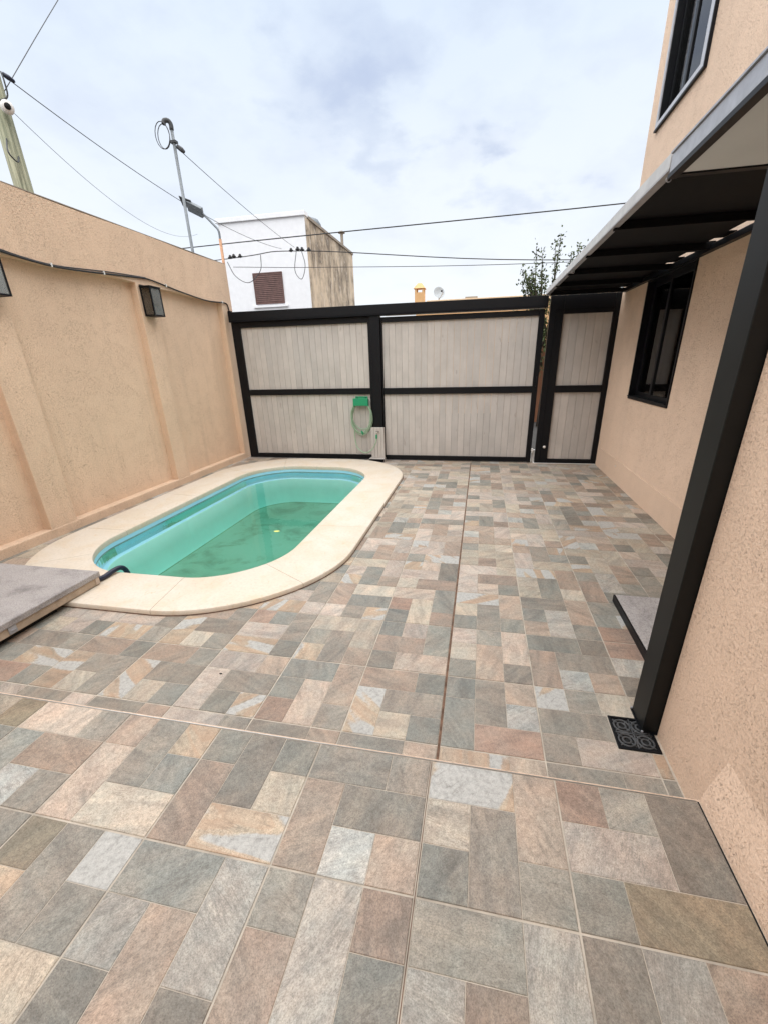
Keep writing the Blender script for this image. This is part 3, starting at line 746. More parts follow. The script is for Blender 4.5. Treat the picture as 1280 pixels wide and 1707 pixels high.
# awning beyond the porch
aw = thing('awning', 'flat black awning with a pale aluminium edge above the window and gate door', 'awning', (1.4, 3.6, 2.45))
obj('edge_trim', MB().box(.93, .945, 1.545, 5.84, 2.425, 2.488), M_trimw, aw, bevel=.002)
obj('edge_lip', MB().box(.93, .975, 1.545, 5.84, 2.418, 2.4235), M_alu, aw)
yy = 1.545
for i, ye in enumerate((2.54, 3.4, 4.25, 5.05, 5.84)):
    obj('roof_sheet', MB().box(.948, 1.872, yy + .004, ye - .004, 2.455, 2.462), M_blackdull, aw); yy = ye
for y in (1.56, 2.54, 3.4, 4.25, 5.05, 5.82):
    obj('joist', MB().box(.947, XR - .002, y - .02, y + .02, 2.405, 2.453), M_blackdull, aw, bevel=.003)
obj('wall_rail', MB().box(XR - .05, XR - .0015, 1.545, 5.80, 2.395, 2.44), M_black, aw)
for a, b in ((1.545, 2.72), (3.10, 3.30), (3.42, 3.80), (4.02, 4.25), (4.48, 5.20), (5.36, 5.84)):
    obj('filler_strip', MB().box(1.866, XR - .0015, a, b, 2.464, 2.47), M_blackdull, aw)
for y in (1.60, 4.02, 5.70):
    obj('eye_bolt', MB().tube([(.955 + .012 * math.cos(t * .524), y, 2.40 + .012 * math.sin(t * .524)) for t in range(13)], .003, 6), M_alu, aw, smooth=True)

# door step of granite with black edge, drain grate
ds = thing('door_step', 'low speckled granite door step with black edge behind the post', 'step', (1.5, 1.2, 0))
obj('slab', MB().box(1.10, XR - .002, .64, 1.615, .012, .055), M_granite, ds, bevel=.004)
obj('edge', MB().box(1.088, 1.0985, .64, 1.62, .0015, .052), M_black, ds)

gr = thing('drain_grate', 'black cast iron drain grate with scroll pattern at the foot of the post', 'grate', (.867, .415, 0))
gx0, gx1, gy0, gy1 = .778, .953, .322, .508
obj('frame', MB().box(gx0, gx1, gy0, gy0 + .010, -.002, .0065).box(gx0, gx1, gy1 - .010, gy1, -.002, .0065).box(gx0, gx0 + .010, gy0 + .010, gy1 - .010, -.002, .0065).box(gx1 - .010, gx1, gy0 + .010, gy1 - .010, -.002, .0065), M_black, gr, bevel=.001)
sc = MB(); gcx, gcy = (gx0 + gx1) / 2, (gy0 + gy1) / 2
for qx in (-1, 1):
    for qy in (-1, 1):
        ccx, ccy = gcx + qx * .0385, gcy + qy * .041
        for rr in (.034, .017):
            sc.tube([(ccx + rr * math.cos(t * .349), ccy + rr * math.sin(t * .349), .002) for t in range(19)], .0046, 6, cap=False)
        for t in range(4):
            a = t * math.pi / 2 + .785; sc.tube([(ccx + .015 * math.cos(a), ccy + .015 * math.sin(a), .002), (ccx + .046 * math.cos(a), ccy + .046 * math.sin(a), .002)], .0035, 6)
sc.tube([(gcx, gy0 + .006, .002), (gcx, gy1 - .006, .002)], .004, 6).tube([(gx0 + .006, gcy, .002), (gx1 - .006, gcy, .002)], .004, 6)
M_iron = simple_noise('cast_iron', (.055, .057, .06, 1), .5, .6, 1.4, 60, .2)
obj('scrollwork', sc, M_iron, gr, smooth=True)
obj('sump', MB().box(gx0 + .002, gx1 - .002, gy0 + .002, gy1 - .002, -.0029, -.0006), M_dark, gr)
obj('outlet_stub', MB().lathe([(.0, .0), (.006, .0), (.006, .012), (0, .012)], (XR - .012, 4.9, .22), 10, ax=(-1, 0, 0)), M_white, house)

# ------------------------------------------------------------------ gates
def planks(parent, x0, x1, z0, z1, n, y=GY + .012):
    w_ = (x1 - x0) / n; first = None
    pm = MB().box(-w_ / 2 + .0013, w_ / 2 - .0013, 0, .018, 0, z1 - z0)
    base = wloc(parent)
    for i in range(n):
        lc = (x0 + w_ * (i + .5) - base.x, y + random.uniform(-.0012, .0012) - base.y, z0 - base.z)
        if first is None:
            first = obj('plank', pm, M_plank, None, bevel=.0022, seg=1); first.parent = parent; first.location = lc
        else: share('plank', first, parent, lc)
def rail(parent, x0, x1, z0, z1, y0=GY - .02, y1=GY + .04, name='frame_rail'): return obj(name, MB().box(x0, x1, y0, y1, z0, z1), M_black, parent, bevel=.003)
lg = thing('plank_gate', 'wide plank clad gate leaf with black frame behind the pool', 'gate', (-2.8, GY, 0))
rail(lg, -4.055, -3.905, .012, 2.27, name='frame_stile'); rail(lg, -3.904, -1.705, 2.185, 2.27); rail(lg, -3.904, -1.705, 1.11, 1.205); rail(lg, -3.904, -1.705, .012, .09)
planks(lg, -3.91, -1.70, 1.20, 2.19, 22); planks(lg, -3.91, -1.70, .085, 1.115, 22)
rail(lg, -1.704, -1.655, .012, 2.268, name='frame_stile')
gp = thing('gate_post', 'black square post between the two plank gate leaves', 'post', (-1.58, GY, 0))
obj('shaft', MB().box(-1.65, -1.50, GY - .06, GY + .05, 0, 2.268), M_black, gp, bevel=.004)
sg = thing('sliding_gate', 'plank clad sliding gate leaf with black frame beside the narrow door', 'gate', (-.3, GY, 0))
rail(sg, -1.497, -1.47, .012, 2.25, name='frame_stile'); rail(sg, -1.469, .879, 2.175, 2.25); rail(sg, -1.469, .879, 1.10, 1.20); rail(sg, -1.469, .879, .012, .088)
rail(sg, .88, .958, .012, 2.255, name='frame_stile')
planks(sg, -1.472, .882, 1.195, 2.18, 23); planks(sg, -1.472, .882, .083, 1.105, 23)
obj('handle', MB().tube(curve_pts([(.925, GY - .022, 1.20), (.925, GY - .055, 1.22), (.925, GY - .055, 1.31), (.925, GY - .022, 1.33)], 4), .007, 8), M_black, sg, smooth=True)
obj('latch', MB().box(.955, .985, GY - .03, GY + .01, .20, .235).box(.962, .978, GY - .035, GY - .005, .17, .198), M_white, sg, bevel=.002)
hb = thing('gate_beam', 'long black steel beam spanning above both plank gate leaves', 'beam', (-1.5, GY, 2.27))
obj('beam', MB().box(-4.06, .985, GY - .07, GY + .07, 2.272, 2.425), M_black, hb, bevel=.004)
obj('track', MB().box(-4.0, .95, GY - .085, GY - .071, 2.275, 2.30), M_blackdull, hb)
obj('track_strip', MB().box(-1.4, .94, GY - .03, GY - .022, 2.2605, 2.2715), M_alu, hb)
dr = thing('gate_door', 'narrow plank clad door with black frame between sliding gate and house', 'door', (1.5, GY, 0))
rail(dr, 1.022, 1.215, .005, 2.42, GY - .03, name='frame_stile'); rail(dr, 1.885, 2.03, .005, 2.42, GY - .03, name='frame_stile')
rail(dr, 1.216, 1.884, 2.18, 2.42, GY - .03); rail(dr, 1.216, 1.884, 1.10, 1.20, GY - .028); rail(dr, 1.216, 1.884, .005, .07, GY - .028)
planks(dr, 1.21, 1.89, 1.195, 2.185, 6); planks(dr, 1.21, 1.89, .065, 1.105, 6)
obj('knob', MB().lathe([(0, .045), (.016, .042), (.022, .03), (.018, .012), (.009, .008), (.009, 0)], (1.15, GY - .03, .27), 14, ax=(0, -1, 0)), M_white, dr, smooth=True)
obj('frame_bead', MB().box(1.10, 1.106, GY - .034, GY - .0305, .01, 2.24).box(1.106, 1.90, GY - .034, GY - .0305, 2.234, 2.24), M_blackdull, dr)
tw = thing('threshold', 'pale tiled threshold strip under the narrow door', 'threshold', (1.5, GY, 0)); obj('strip', MB().box(1.0, 1.955, GY - .05, GY + .3, -.001, .0045), M_white, tw)
gpole = thing('guide_post', 'short white guide post in the gap beside the sliding gate', 'post', (1.0, GY + .06, 0)); obj('stub', MB().box(.975, 1.03, GY + .05, GY + .10, 0, .20), M_white, gpole, bevel=.003)

# tap box with planks, tap, hose holder and hose
tb = thing('tap_box', 'small plank clad tap box standing against the black gate post', 'box', (-1.58, 5.9, 0))
for i in range(4):
    a = -1.692 + .0565 * i
    obj('plank', MB().box(a, a + .0535, 5.868, 5.885, .062, .575), M_plank, tb, bevel=.002)
obj('side_board', MB().box(-1.692, -1.676, 5.886, 5.937, .062, .572).box(-1.485, -1.469, 5.886, 5.937, .062, .572), M_plank, tb)
obj('top_board', MB().box(-1.675, -1.486, 5.886, 5.937, .555, .572), M_plank, tb)
obj('base', MB().box(-1.725, -1.462, 5.80, 5.938, .002, .06), M_plank, tb, bevel=.004)
obj('base_front', MB().box(-1.725, -1.462, 5.792, 5.7995, .0, .052), M_blackdull, tb)
tp = thing('tap', 'small tap with green hose connector on the plank tap box', 'tap', (-1.58, 5.86, .47))
obj('spout', MB().tube(curve_pts([(-1.555, 5.868, .50), (-1.555, 5.83, .503), (-1.575, 5.81, .495), (-1.582, 5.808, .47)], 4), .009, 8), M_brass, tp, smooth=True)
obj('handle', MB().box(-1.60, -1.54, 5.835, 5.845, .515, .522), M_cable, tp, bevel=.002)
obj('connector', MB().lathe([(0, -.04), (.011, -.04), (.016, -.03), (.016, .02), (.011, .03), (0, .03)], (-1.583, 5.808, .44), 12), M_green, tp, smooth=True)
hh = thing('hose_holder', 'green plastic hose holder fixed to the gate under the middle rail', 'holder', (-1.86, 5.98, .98))
cresc = [(-1.98, .915), (-1.98, 1.035), (-1.735, 1.035), (-1.735, .915)] + [(-1.8575 + .118 * math.cos(rad(t)), .905 + .075 * math.sin(rad(t))) for t in range(10, 171, 20)]
ch = MB(); k = len(cresc)
for y in (5.90, 5.985): ch.v += [(x, y, z) for x, z in cresc]
ch.f = [tuple(range(k)), tuple(reversed(range(k, 2 * k)))] + [(i, (i + 1) % k, k + (i + 1) % k, k + i) for i in range(k)]; ch.m = [0] * len(ch.f)
obj('cradle', ch, M_green, hh)
obj('back_plate', MB().box(-1.965, -1.75, 5.983, 5.9905, 1.036, 1.075), M_green, hh, bevel=.003)
obj('front_lip', MB().box(-1.985, -1.73, 5.888, 5.899, .93, 1.05), M_green, hh, bevel=.004)
for x in (-1.93, -1.785): obj('slot', MB().box(x - .012, x + .012, 5.979, 5.9825, 1.045, 1.06), M_cable, hh)
hs = thing('garden_hose', 'pale green garden hose coiled on the green holder', 'hose', (-1.86, 5.94, .75))
pts = []
for t in range(0, 5 * 24 + 1):
    a = rad(90 + t * 15); tt = t / 24; ph = int(tt)
    rx = .165 + .014 * math.sin(tt * 2.1) + .02 * (ph % 3) / 2; rz = .245 + .02 * math.sin(tt * 1.7 + 1) + .012 * (ph % 2)
    cz = .985 - rz + .02 * math.cos(tt * 3)
    pts.append((-1.857 + rx * math.cos(a) - .015 * (math.sin(a) < 0) * (ph % 2), 5.94 + .028 * math.sin(tt * 2.6), cz + rz * math.sin(a)))
obj('coil', MB().tube(pts, .0085, 7), M_hose, hs, smooth=True)
obj('tail', MB().tube(curve_pts([(-1.985, 5.955, .60), (-2.00, 5.94, .42), (-1.965, 5.92, .25), (-1.87, 5.88, .165), (-1.77, 5.83, .155), (-1.66, 5.81, .225), (-1.60, 5.806, .33), (-1.583, 5.808, .405)], 6), .0085, 7), M_hose, hs, smooth=True)
obj('nozzle', MB().lathe([(0, 0), (.012, 0), (.018, .02), (.014, .06), (.008, .07), (0, .07)], (-1.84, 5.915, .455), 10, ax=(-.4, -.2, 1)), M_green, hs, smooth=True)

# ------------------------------------------------------------------ pool
pool = thing('swimming_pool', 'oval ended fibreglass pool with cream stone coping beside the boundary wall', 'pool', (-2.46, 3.35, 0))
def ring(poly, sx): return poly
# coping in segments
nO = len(OUT); cum = [0]
def resample(poly, n, start=0):
    P = [Vector((x, y, 0)) for x, y in poly]; P.append(P[0]); L = [0]
    for a, b in zip(P, P[1:]): L.append(L[-1] + (b - a).length)
    o = []
    j = 0
    for i in range(n):
        d = L[-1] * i / n
        while L[j + 1] < d: j += 1
        t = (d - L[j]) / max(1e-9, L[j + 1] - L[j]); q = P[j].lerp(P[j + 1], t); o.append((q.x, q.y))
    return o
NS = 144
# pair outer and inner loops by angle of matching corner parameter
def loop(x0, x1, y0, y1, r, bow, N_):
    base = rrect(x0, x1, y0, y1, r, 400 // 4, bow); return base
def paired(offs):
    """loops at fraction t between inner (0) and outer (1); same parameter everywhere"""
    n = 18
    A = []
    for (x0, x1, y0, y1, r, bow) in offs:
        pts_ = rrect(x0, x1, y0, y1, r, n, bow)
        # subdivide the four straights
        out_ = []; k = n + 1
        for c in range(4):
            cor = pts_[c * k:(c + 1) * k]; nx = pts_[((c + 1) * k) % (4 * k)]
            out_ += cor; m_ = 18 if c in (0, 2) else 8
            for q in range(1, m_): out_.append((cor[-1][0] + (nx[0] - cor[-1][0]) * q / m_, cor[-1][1] + (nx[1] - cor[-1][1]) * q / m_))
        x0_, x1_ = x0, x1; A.append(out_)
    return A
def interp(t):
    a = (-3.46, -1.49, 1.46, 5.20, .66, .06); b = (-3.97, -.955, .99, 5.78, 1.12, .07)
    return tuple(p + (q - p) * t for p, q in zip(a, b))
prof = [(-.01, -.02), (-.022, .012), (-.012, .034), (.03, .041), (.5, .0415), (.96, .041), (.99, .037), (1.0, .028), (1.0, .006), (.985, .001)]
L_ = paired([interp(t) for t, z in prof]); nn = len(L_[0])
cuts = [0, 11, 22, 31, 40, 49, 58, 66, 77, 88, 97, 106, 114, nn]
cuts = sorted({min(nn, c) for c in cuts})
for a, b in zip(cuts, cuts[1:]):
    mb = MB(); cols = list(range(a, b + 1)); nv = len(prof)
    for ci, c in enumerate(cols):
        for q, (t, z) in enumerate(prof):
            x, y = L_[q][c % nn]
            if ci in (0, len(cols) - 1):           # pull the ends in for a joint
                o_ = cols[1] if ci == 0 else cols[-2]; x2, y2 = L_[q][o_ % nn]; d = math.hypot(x2 - x, y2 - y); s_ = .0017 / max(d, .01); x += (x2 - x) * s_; y += (y2 - y) * s_
            mb.v.append((x, y, z))
    for ci in range(len(cols) - 1):
        for q in range(nv - 1): mb.f.append((ci * nv + q, ci * nv + q + 1, (ci + 1) * nv + q + 1, (ci + 1) * nv + q)); mb.m.append(0)
    mb.f += [tuple(range(nv)), tuple(reversed(range((len(cols) - 1) * nv, len(cols) * nv)))]; mb.m += [0, 0]
    o = obj('coping_stone', mb, M_coping, pool)
    o.data.shade_smooth(); o.data.set_sharp_from_angle(angle=rad(35))
# dark brown bedding line under the coping
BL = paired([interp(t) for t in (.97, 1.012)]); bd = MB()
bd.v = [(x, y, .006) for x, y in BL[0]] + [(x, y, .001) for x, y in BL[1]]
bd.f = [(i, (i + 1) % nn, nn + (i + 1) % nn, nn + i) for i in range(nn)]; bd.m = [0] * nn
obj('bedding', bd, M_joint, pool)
# shell
sp_ = [(.012, 0.036, 0), (-.004, .02, 0), (-.008, -.02, 0), (-.0092, -.060, 0), (-.0096, -.0745, 4), (-.010, -.0755, 0), (-.014, -.160, 0), (-.095, -.167, 1), (-.105, -.175, 1), (-.15, -.35, 1), (-.19, -.520, 1), (-.215, -.548, 1), (-.235, -.555, 3), (-.26, -.5555, 2)]
a = (-3.46, -1.49, 1.46, 5.20, .66, .06)
def off(d): return (a[0] - d, a[1] + d, a[2] - d, a[3] + d, a[4] + d, a[5])
SL = paired([off(d * .6) for d, z, m_ in sp_])
mb = MB()
for q, (d, z, m_) in enumerate(sp_): mb.v += [(x, y, z) for x, y in SL[q]]
for q in range(len(sp_) - 1):
    for c in range(nn): mb.f.append((q * nn + c, q * nn + (c + 1) % nn, (q + 1) * nn + (c + 1) % nn, (q + 1) * nn + c)); mb.m.append(4 if sp_[q + 1][2] == 4 else (sp_[q + 1][2] if sp_[q][2] not in (0, 4) else 0))
mb.f.append(tuple((len(sp_) - 1) * nn + c for c in range(nn))); mb.m.append(2)
obj('shell', mb, [M_shell, M_shellwall, M_pfloor, M_pline, M_wline], pool, smooth=False).data.set_sharp_from_angle(angle=rad(30))
# entry ledge inside the shell rim
water = MB(); WL = paired([off(-.0065)])[0]; WB = paired([off(-.06)])[0]
water.v = [(x, y, -.072) for x, y in WL] + [(x, y, -.56) for x, y in WB]
water.f = [tuple(range(nn)), tuple(reversed(range(nn, 2 * nn)))] + [(i, (i + 1) % nn, nn + (i + 1) % nn, nn + i) for i in range(nn)]; water.m = [0] * len(water.f)
wo = obj('pool_water', water, M_water); wo['kind'] = 'structure'
lf = MB(); lv = [(-.03, 0), (-.012, .012), (.012, .014), (.03, .004), (.015, -.012), (-.01, -.013)]
lf.prism([(-1.985 + x * 1.2, 2.70 + y * 1.6) for x, y in lv], -.0705, -.0695)
M_yleaf = mat('yellow_leaf', lin(214, 214, 120), .6)
tag(obj('fallen_leaf', lf, M_yleaf), 'pale yellow leaf floating on the pool water', 'leaf')

# pump box at the near left corner of the pool
pb = thing('pump_box', 'low box with rough grey granite lid at the near corner of the pool', 'box', (-3.3, .7, 0))
bx0, bx1, by0, by1 = -4.08, -2.745, .16, 1.205
mb = MB(); nx, ny = 40, 30
rng = random.Random(3)
obj('lid', MB().box(bx0, bx1 + .012, by0, by1 + .008, .106, .150), M_granite, pb, bevel=.006)
obj('body', MB().box(bx0 + .01, bx1, by0 + .01, by1, .048, .105), simple_noise('box_render', lin(178, 160, 140), .85, .7, 1.1, 14, .2), pb, bevel=.003)
obj('foot', MB().box(bx0 + .03, bx1 - .05, by0 + .05, .86, .001, .047), M_dark, pb)  # near-black block: shade of the gap under the body, put into the colour
lt = obj('latch', MB().box(bx1 + .0005, bx1 + .008, .505, .555, .055, .105).box(bx1 + .008, bx1 + .014, .515, .545, .075, .083), M_alu, pb, bevel=.002)
obj('bracket', MB().box(bx1 + .0005, bx1 + .006, by1 - .04, by1 - .008, .052, .104), simple_noise('bracket_metal', lin(188, 172, 156), .6, .8, 1.1, 20, .1), pb, bevel=.001)
tag(obj('suction_hose', MB().tube(curve_pts([(-2.79, 1.18, .075), (-2.775, 1.27, .062), (-2.77, 1.36, .072), (-2.762, 1.43, .068), (-2.757, 1.47, .02), (-2.755, 1.485, -.10), (-2.755, 1.49, -.3)], 6), .020, 12), M_bluehose, smooth=True), 'dark blue suction hose running from granite lidded box into pool', 'hose')

# ------------------------------------------------------------------ lanterns and cable on the boundary wall
def lantern(yc, label):
    z0, z1 = 2.215, 2.54; y0, y1 = yc - .095, yc + .095; x0, x1 = XL + .012, XL + .155
    t = thing('wall_lantern', label, 'lantern', (XL, yc, z0), 'black wall lanterns')
    obj('back_plate', MB().box(XL + .002, x0, y0 + .01, y1 - .01, z0, z1 + .03), M_black, t, bevel=.002)
    f = MB(); q = .015
    for x in (x0, x1 - q):
        for y in (y0, y1 - q): f.box(x, x + q, y, y + q, z0 + q, z1 - q)
    for z in (z0, z1 - q): f.box(x0, x1, y0, y0 + q, z, z + q).box(x0, x1, y1 - q, y1, z, z + q).box(x0, x0 + q, y0 + q, y1 - q, z, z + q).box(x1 - q, x1, y0 + q, y1 - q, z, z + q)
    obj('cage', f, M_black, t)
    obj('roof', MB().box(x0 - .005, x1 + .006, y0 - .006, y1 + .006, z1 + .001, z1 + .012), M_black, t, bevel=.002)
    obj('floor_plate', MB().box(x0 + q, x1 - q, y0 + q, y1 - q, z0 + .002, z0 + .008), M_black, t)
    for nm, b in (('pane', (x0 + q, x1 - q, y0 + .004, y0 + .007)), ('pane', (x0 + q, x1 - q, y1 - .007, y1 - .004)), ('pane', (x1 - .007, x1 - .004, y0 + q, y1 - q))):
        obj(nm, MB().box(*b, z0 + q, z1 - q), M_lglass if b[0] < XL + .1 else M_frost, t)
    cx = (x0 + x1) / 2
    obj('candle_tube', MB().lathe([(.013, 0), (.013, .10), (.008, .105)], (cx, yc, z0 + .06), 12), M_white, t, smooth=True)
    obj('socket', MB().lathe([(.006, 0), (.02, .01), (.02, .02), (.006, .03)], (cx, yc, z0 + .04), 12), M_alu, t, smooth=True)
    obj('bulb', MB().lathe([(.009, 0), (.016, .02), (.015, .04), (.007, .065), (.001, .075)], (cx, yc, z0 + .165), 12), simple_noise('bulb_glass', lin(226, 178, 140), .2, .95, 1.05, 5, 0), t, smooth=True)
    return t
lantern(4.165, 'black framed glass wall lantern above the middle of the pool')
lantern(2.19, 'black framed glass wall lantern cut by the left edge of the photo')
cb = thing('wall_cable', 'black cable clipped along the upper boundary wall down to the gate beam', 'cable', (XL, 4, 2.58))
cpts = [(XL + .014, y, z) for y, z in ((1.2, 2.72), (1.9, 2.66), (2.43, 2.592), (2.75, 2.566), (3.0, 2.563), (3.3, 2.580), (3.62, 2.606), (3.95, 2.632), (4.22, 2.652), (4.45, 2.635), (4.85, 2.592), (5.4, 2.55), (5.75, 2.556), (5.93, 2.57), (6.03, 2.565), (6.075, 2.53), (6.09, 2.44))]
obj('cable', MB().tube(curve_pts(cpts, 5), .0095, 8), M_cable, cb, smooth=True)
obj('cable', MB().tube(curve_pts([(x - .004, y, z + .017 + .006 * math.sin(y * 4)) for x, y, z in cpts[:9]], 5), .0055, 8), M_wire, cb, smooth=True)
for y, z in ((3.55, 2.603), (4.58, 2.622), (5.92, 2.569), (2.9, 2.567)):
    obj('clip', MB().box(XL + .001, XL + .026, y - .007, y + .007, z - .016, z + .02), M_clip, cb, bevel=.002)
obj('junction_box', MB().box(XL + .002, XL + .05, 6.055, 6.12, 2.36, 2.46), M_black, cb, bevel=.004)

# ------------------------------------------------------------------ things beyond the yard
# white building
wb = thing('white_building', 'tall white rendered building with brown louvred window beyond the gate', 'building', (-7, 16, 0))
bx, by = -5.61, 14.0
obj('front_wall', MB().box(-8.62, bx - .003, by, by + .2, 0, 5.93), M_render, wb)
obj('side_wall', MB().box(bx - .2, bx, by + .002, 19.4, 0, 5.90), M_weather, wb)
obj('rear_wall', MB().box(-8.6, bx - .21, 19.2, 19.4, 0, 5.9), M_render, wb); obj('far_wall', MB().box(-8.62, -8.42, by + .21, 19.19, 0, 5.9), M_render, wb)
obj('parapet_cap', MB().box(-8.70, bx + .03, by - .06, by + .25, 5.935, 6.06), M_render, wb, bevel=.01)
obj('parapet_flashing', MB().box(bx - .22, bx + .035, by + .26, 19.42, 5.905, 5.99), M_slab, wb)
obj('roof', MB().box(-8.6, bx - .21, by + .25, 19.3, 5.6, 5.7), M_slab, wb)
lw = obj('louvre_window', MB().box(-7.62, -7.585, by - .035, by - .002, 3.54, 4.47).box(-6.595, -6.56, by - .035, by - .002, 3.54, 4.47).box(-7.584, -6.596, by - .035, by - .002, 4.435, 4.47).box(-7.584, -6.596, by - .035, by - .002, 3.54, 3.60), simple_noise('brown_wood', (.14, .075, .066, 1), .6, .7, 1.2, 9, .1), wb)
obj('backing', MB().box(-7.584, -6.596, by - .012, by - .003, 3.60, 4.435), M_dark, lw)
for i in range(15):
    z = 3.615 + i * .056
    obj('slat', MB().quad((-7.583, by - .034, z), (-6.597, by - .034, z), (-6.597, by - .018, z + .045), (-7.583, by - .018, z + .045)).quad((-7.583, by - .034, z), (-7.583, by - .03, z - .008), (-6.597, by - .03, z - .008), (-6.597, by - .034, z)), bpy.data.materials['brown_wood'], lw)
obj('sill', MB().box(-7.72, -6.45, by - .07, by - .003, 3.44, 3.50), M_render, wb)
obj('water_tank', MB().lathe([(.50, 0), (.50, .55), (.42, .68), (.2, .76), (.0, .78)], (bx - .75, 16.2, 5.72), 20), M_galv, wb, smooth=True)
obj('vent_pipe', MB().tube([(bx - .1, 18.3, 5.99), (bx - .1, 18.3, 6.45)], .06, 10).lathe([(.0, .1), (.14, .04), (.14, 0), (0, 0)], (bx - .1, 18.3, 6.45), 12), M_slab, wb)
# lower annex on the left of it
an = thing('annex_building', 'low white annex with flat parapet left of the tall white building', 'building', (-11, 16, 0))
obj('wall', MB().box(-14, -8.71, 14.8, 19.2, 0, 5.0), M_render, an); obj('parapet_cap', MB().box(-14.05, -8.715, 14.74, 19.3, 5.005, 5.09), M_render, an)
# neighbour house right: low roof, chimney, dish
nb = thing('neighbour_house', 'low beige house roofline with chimney showing above the gate beam', 'house', (1.5, 15, 0))
obj('wall', MB().box(-1.95, 5.4, 13, 17, 0, 3.12), M_peach, nb)
obj('roof_edge', MB().box(-1.62, 5.5, 12.93, 17.1, 3.125, 3.265), simple_noise('roof_edge', lin(226, 196, 160), .85, .85, 1.05, 10, .1), nb, bevel=.01)
M_chim = simple_noise('chimney_render', lin(222, 178, 128), .9, .92, 1.05, 10, .1)
chm = obj('chimney', MB().box(-1.985, -1.705, 13.0, 13.28, 3.0, 3.50).box(-1.985, -1.925, 13.0, 13.06, 3.5, 3.60).box(-1.765, -1.705, 13.0, 13.06, 3.5, 3.60).box(-1.985, -1.925, 13.22, 13.28, 3.5, 3.60).box(-1.765, -1.705, 13.22, 13.28, 3.5, 3.60), M_chim, nb)
ct = MB(); ct.v = [(-2.02, 12.97, 3.602), (-1.67, 12.97, 3.602), (-1.67, 13.31, 3.602), (-2.02, 13.31, 3.602), (-1.90, 13.09, 3.75), (-1.79, 13.09, 3.75), (-1.79, 13.19, 3.75), (-1.90, 13.19, 3.75)]
ct.f = [(3, 2, 1, 0), (4, 5, 6, 7), (0, 1, 5, 4), (1, 2, 6, 5), (2, 3, 7, 6), (3, 0, 4, 7)]; ct.m = [0] * 6
obj('cap', ct, M_chim, chm)
obj('roof_hatch', MB().box(-.5, -.14, 13.2, 13.5, 3.268, 3.34), M_slab, nb)
sd_ = thing('satellite_dish', 'grey satellite dish on the low roof beside the chimney', 'dish', (-1.28, 13.2, 3.27))
obj('dish', MB().lathe([(0, 0), (.06, .006), (.12, .024), (.165, .05), (.168, .05), (.12, .018), (0, -.01)], (-1.29, 13.2, 3.47), 20, ax=(.35, -.85, .35)), simple_noise('dish_grey', lin(176, 180, 182), .6, .9, 1.05, 20, .02), sd_, smooth=True)
obj('arm', MB().tube([(-1.27, 13.18, 3.32), (-1.14, 12.95, 3.44), (-1.16, 12.93, 3.50)], .012, 6), M_alu, sd_)
obj('feed_horn', MB().lathe([(0, 0), (.025, 0), (.03, .04), (.012, .06), (0, .06)], (-1.17, 12.95, 3.50), 10, ax=(-.35, .85, -.1)), M_wire, sd_)
obj('mast', MB().tube([(-1.28, 13.22, 3.26), (-1.28, 13.22, 3.45)], .018, 8), M_alu, sd_)
# wall with orange door glimpsed through the gap
gw = thing('orange_gate', 'orange brown wooden gate across the street glimpsed through the gap', 'gate', (1.2, 11, 0)); obj('board', MB().box(.4, 2.6, 11.0, 11.05, 0, 2.0), simple_noise('orange_wood', lin(126, 84, 60), .7, .8, 1.1, 12, .1, stretch=(6, 1, .3)), gw)
# fallen-back wooden pole with camera
wp = thing('wooden_pole', 'greenish wooden utility pole with a small camera behind the boundary wall', 'pole', (-5.25, 3.93, 0))
obj('shaft', MB().tube([(-5.25, 3.93, -.1), (-5.25, 3.93, 2.5), (-5.25, 3.92, 4.75)], [.105, .095, .082], 16), M_pole, wp, smooth=True)
obj('camera', MB().lathe([(0, 0), (.05, .0), (.06, .02), (.06, .07), (.045, .095), (0, .1)], (-5.13, 3.89, 4.27), 14, ax=(.75, -.6, -.15)), M_white, wp, smooth=True)
obj('camera_lens', MB().lathe([(0, .0), (.03, 0), (.03, .012), (0, .02)], (-5.055, 3.83, 4.255), 12, ax=(.75, -.6, -.15)), M_dark, wp, smooth=True)
obj('insulator', MB().lathe([(0, 0), (.02, 0), (.025, .05), (.015, .10), (0, .11)], (-5.16, 3.98, 4.60), 10, ax=(.5, .75, -.35)), M_bluehose, wp, smooth=True)
obj('drop_wire', MB().tube(curve_pts([(-5.14, 3.95, 4.60), (-5.11, 3.93, 4.50), (-5.13, 3.93, 4.38), (-5.2, 3.84, 4.32)], 5), .008, 6), M_wire, wp, smooth=True)
obj('drop_wire', MB().tube(curve_pts([(-5.2, 3.84, 4.0), (-5.10, 3.72, 3.83), (-5.12, 3.82, 3.78), (-5.17, 3.9, 3.86)], 5), .008, 6), M_wire, wp, smooth=True)
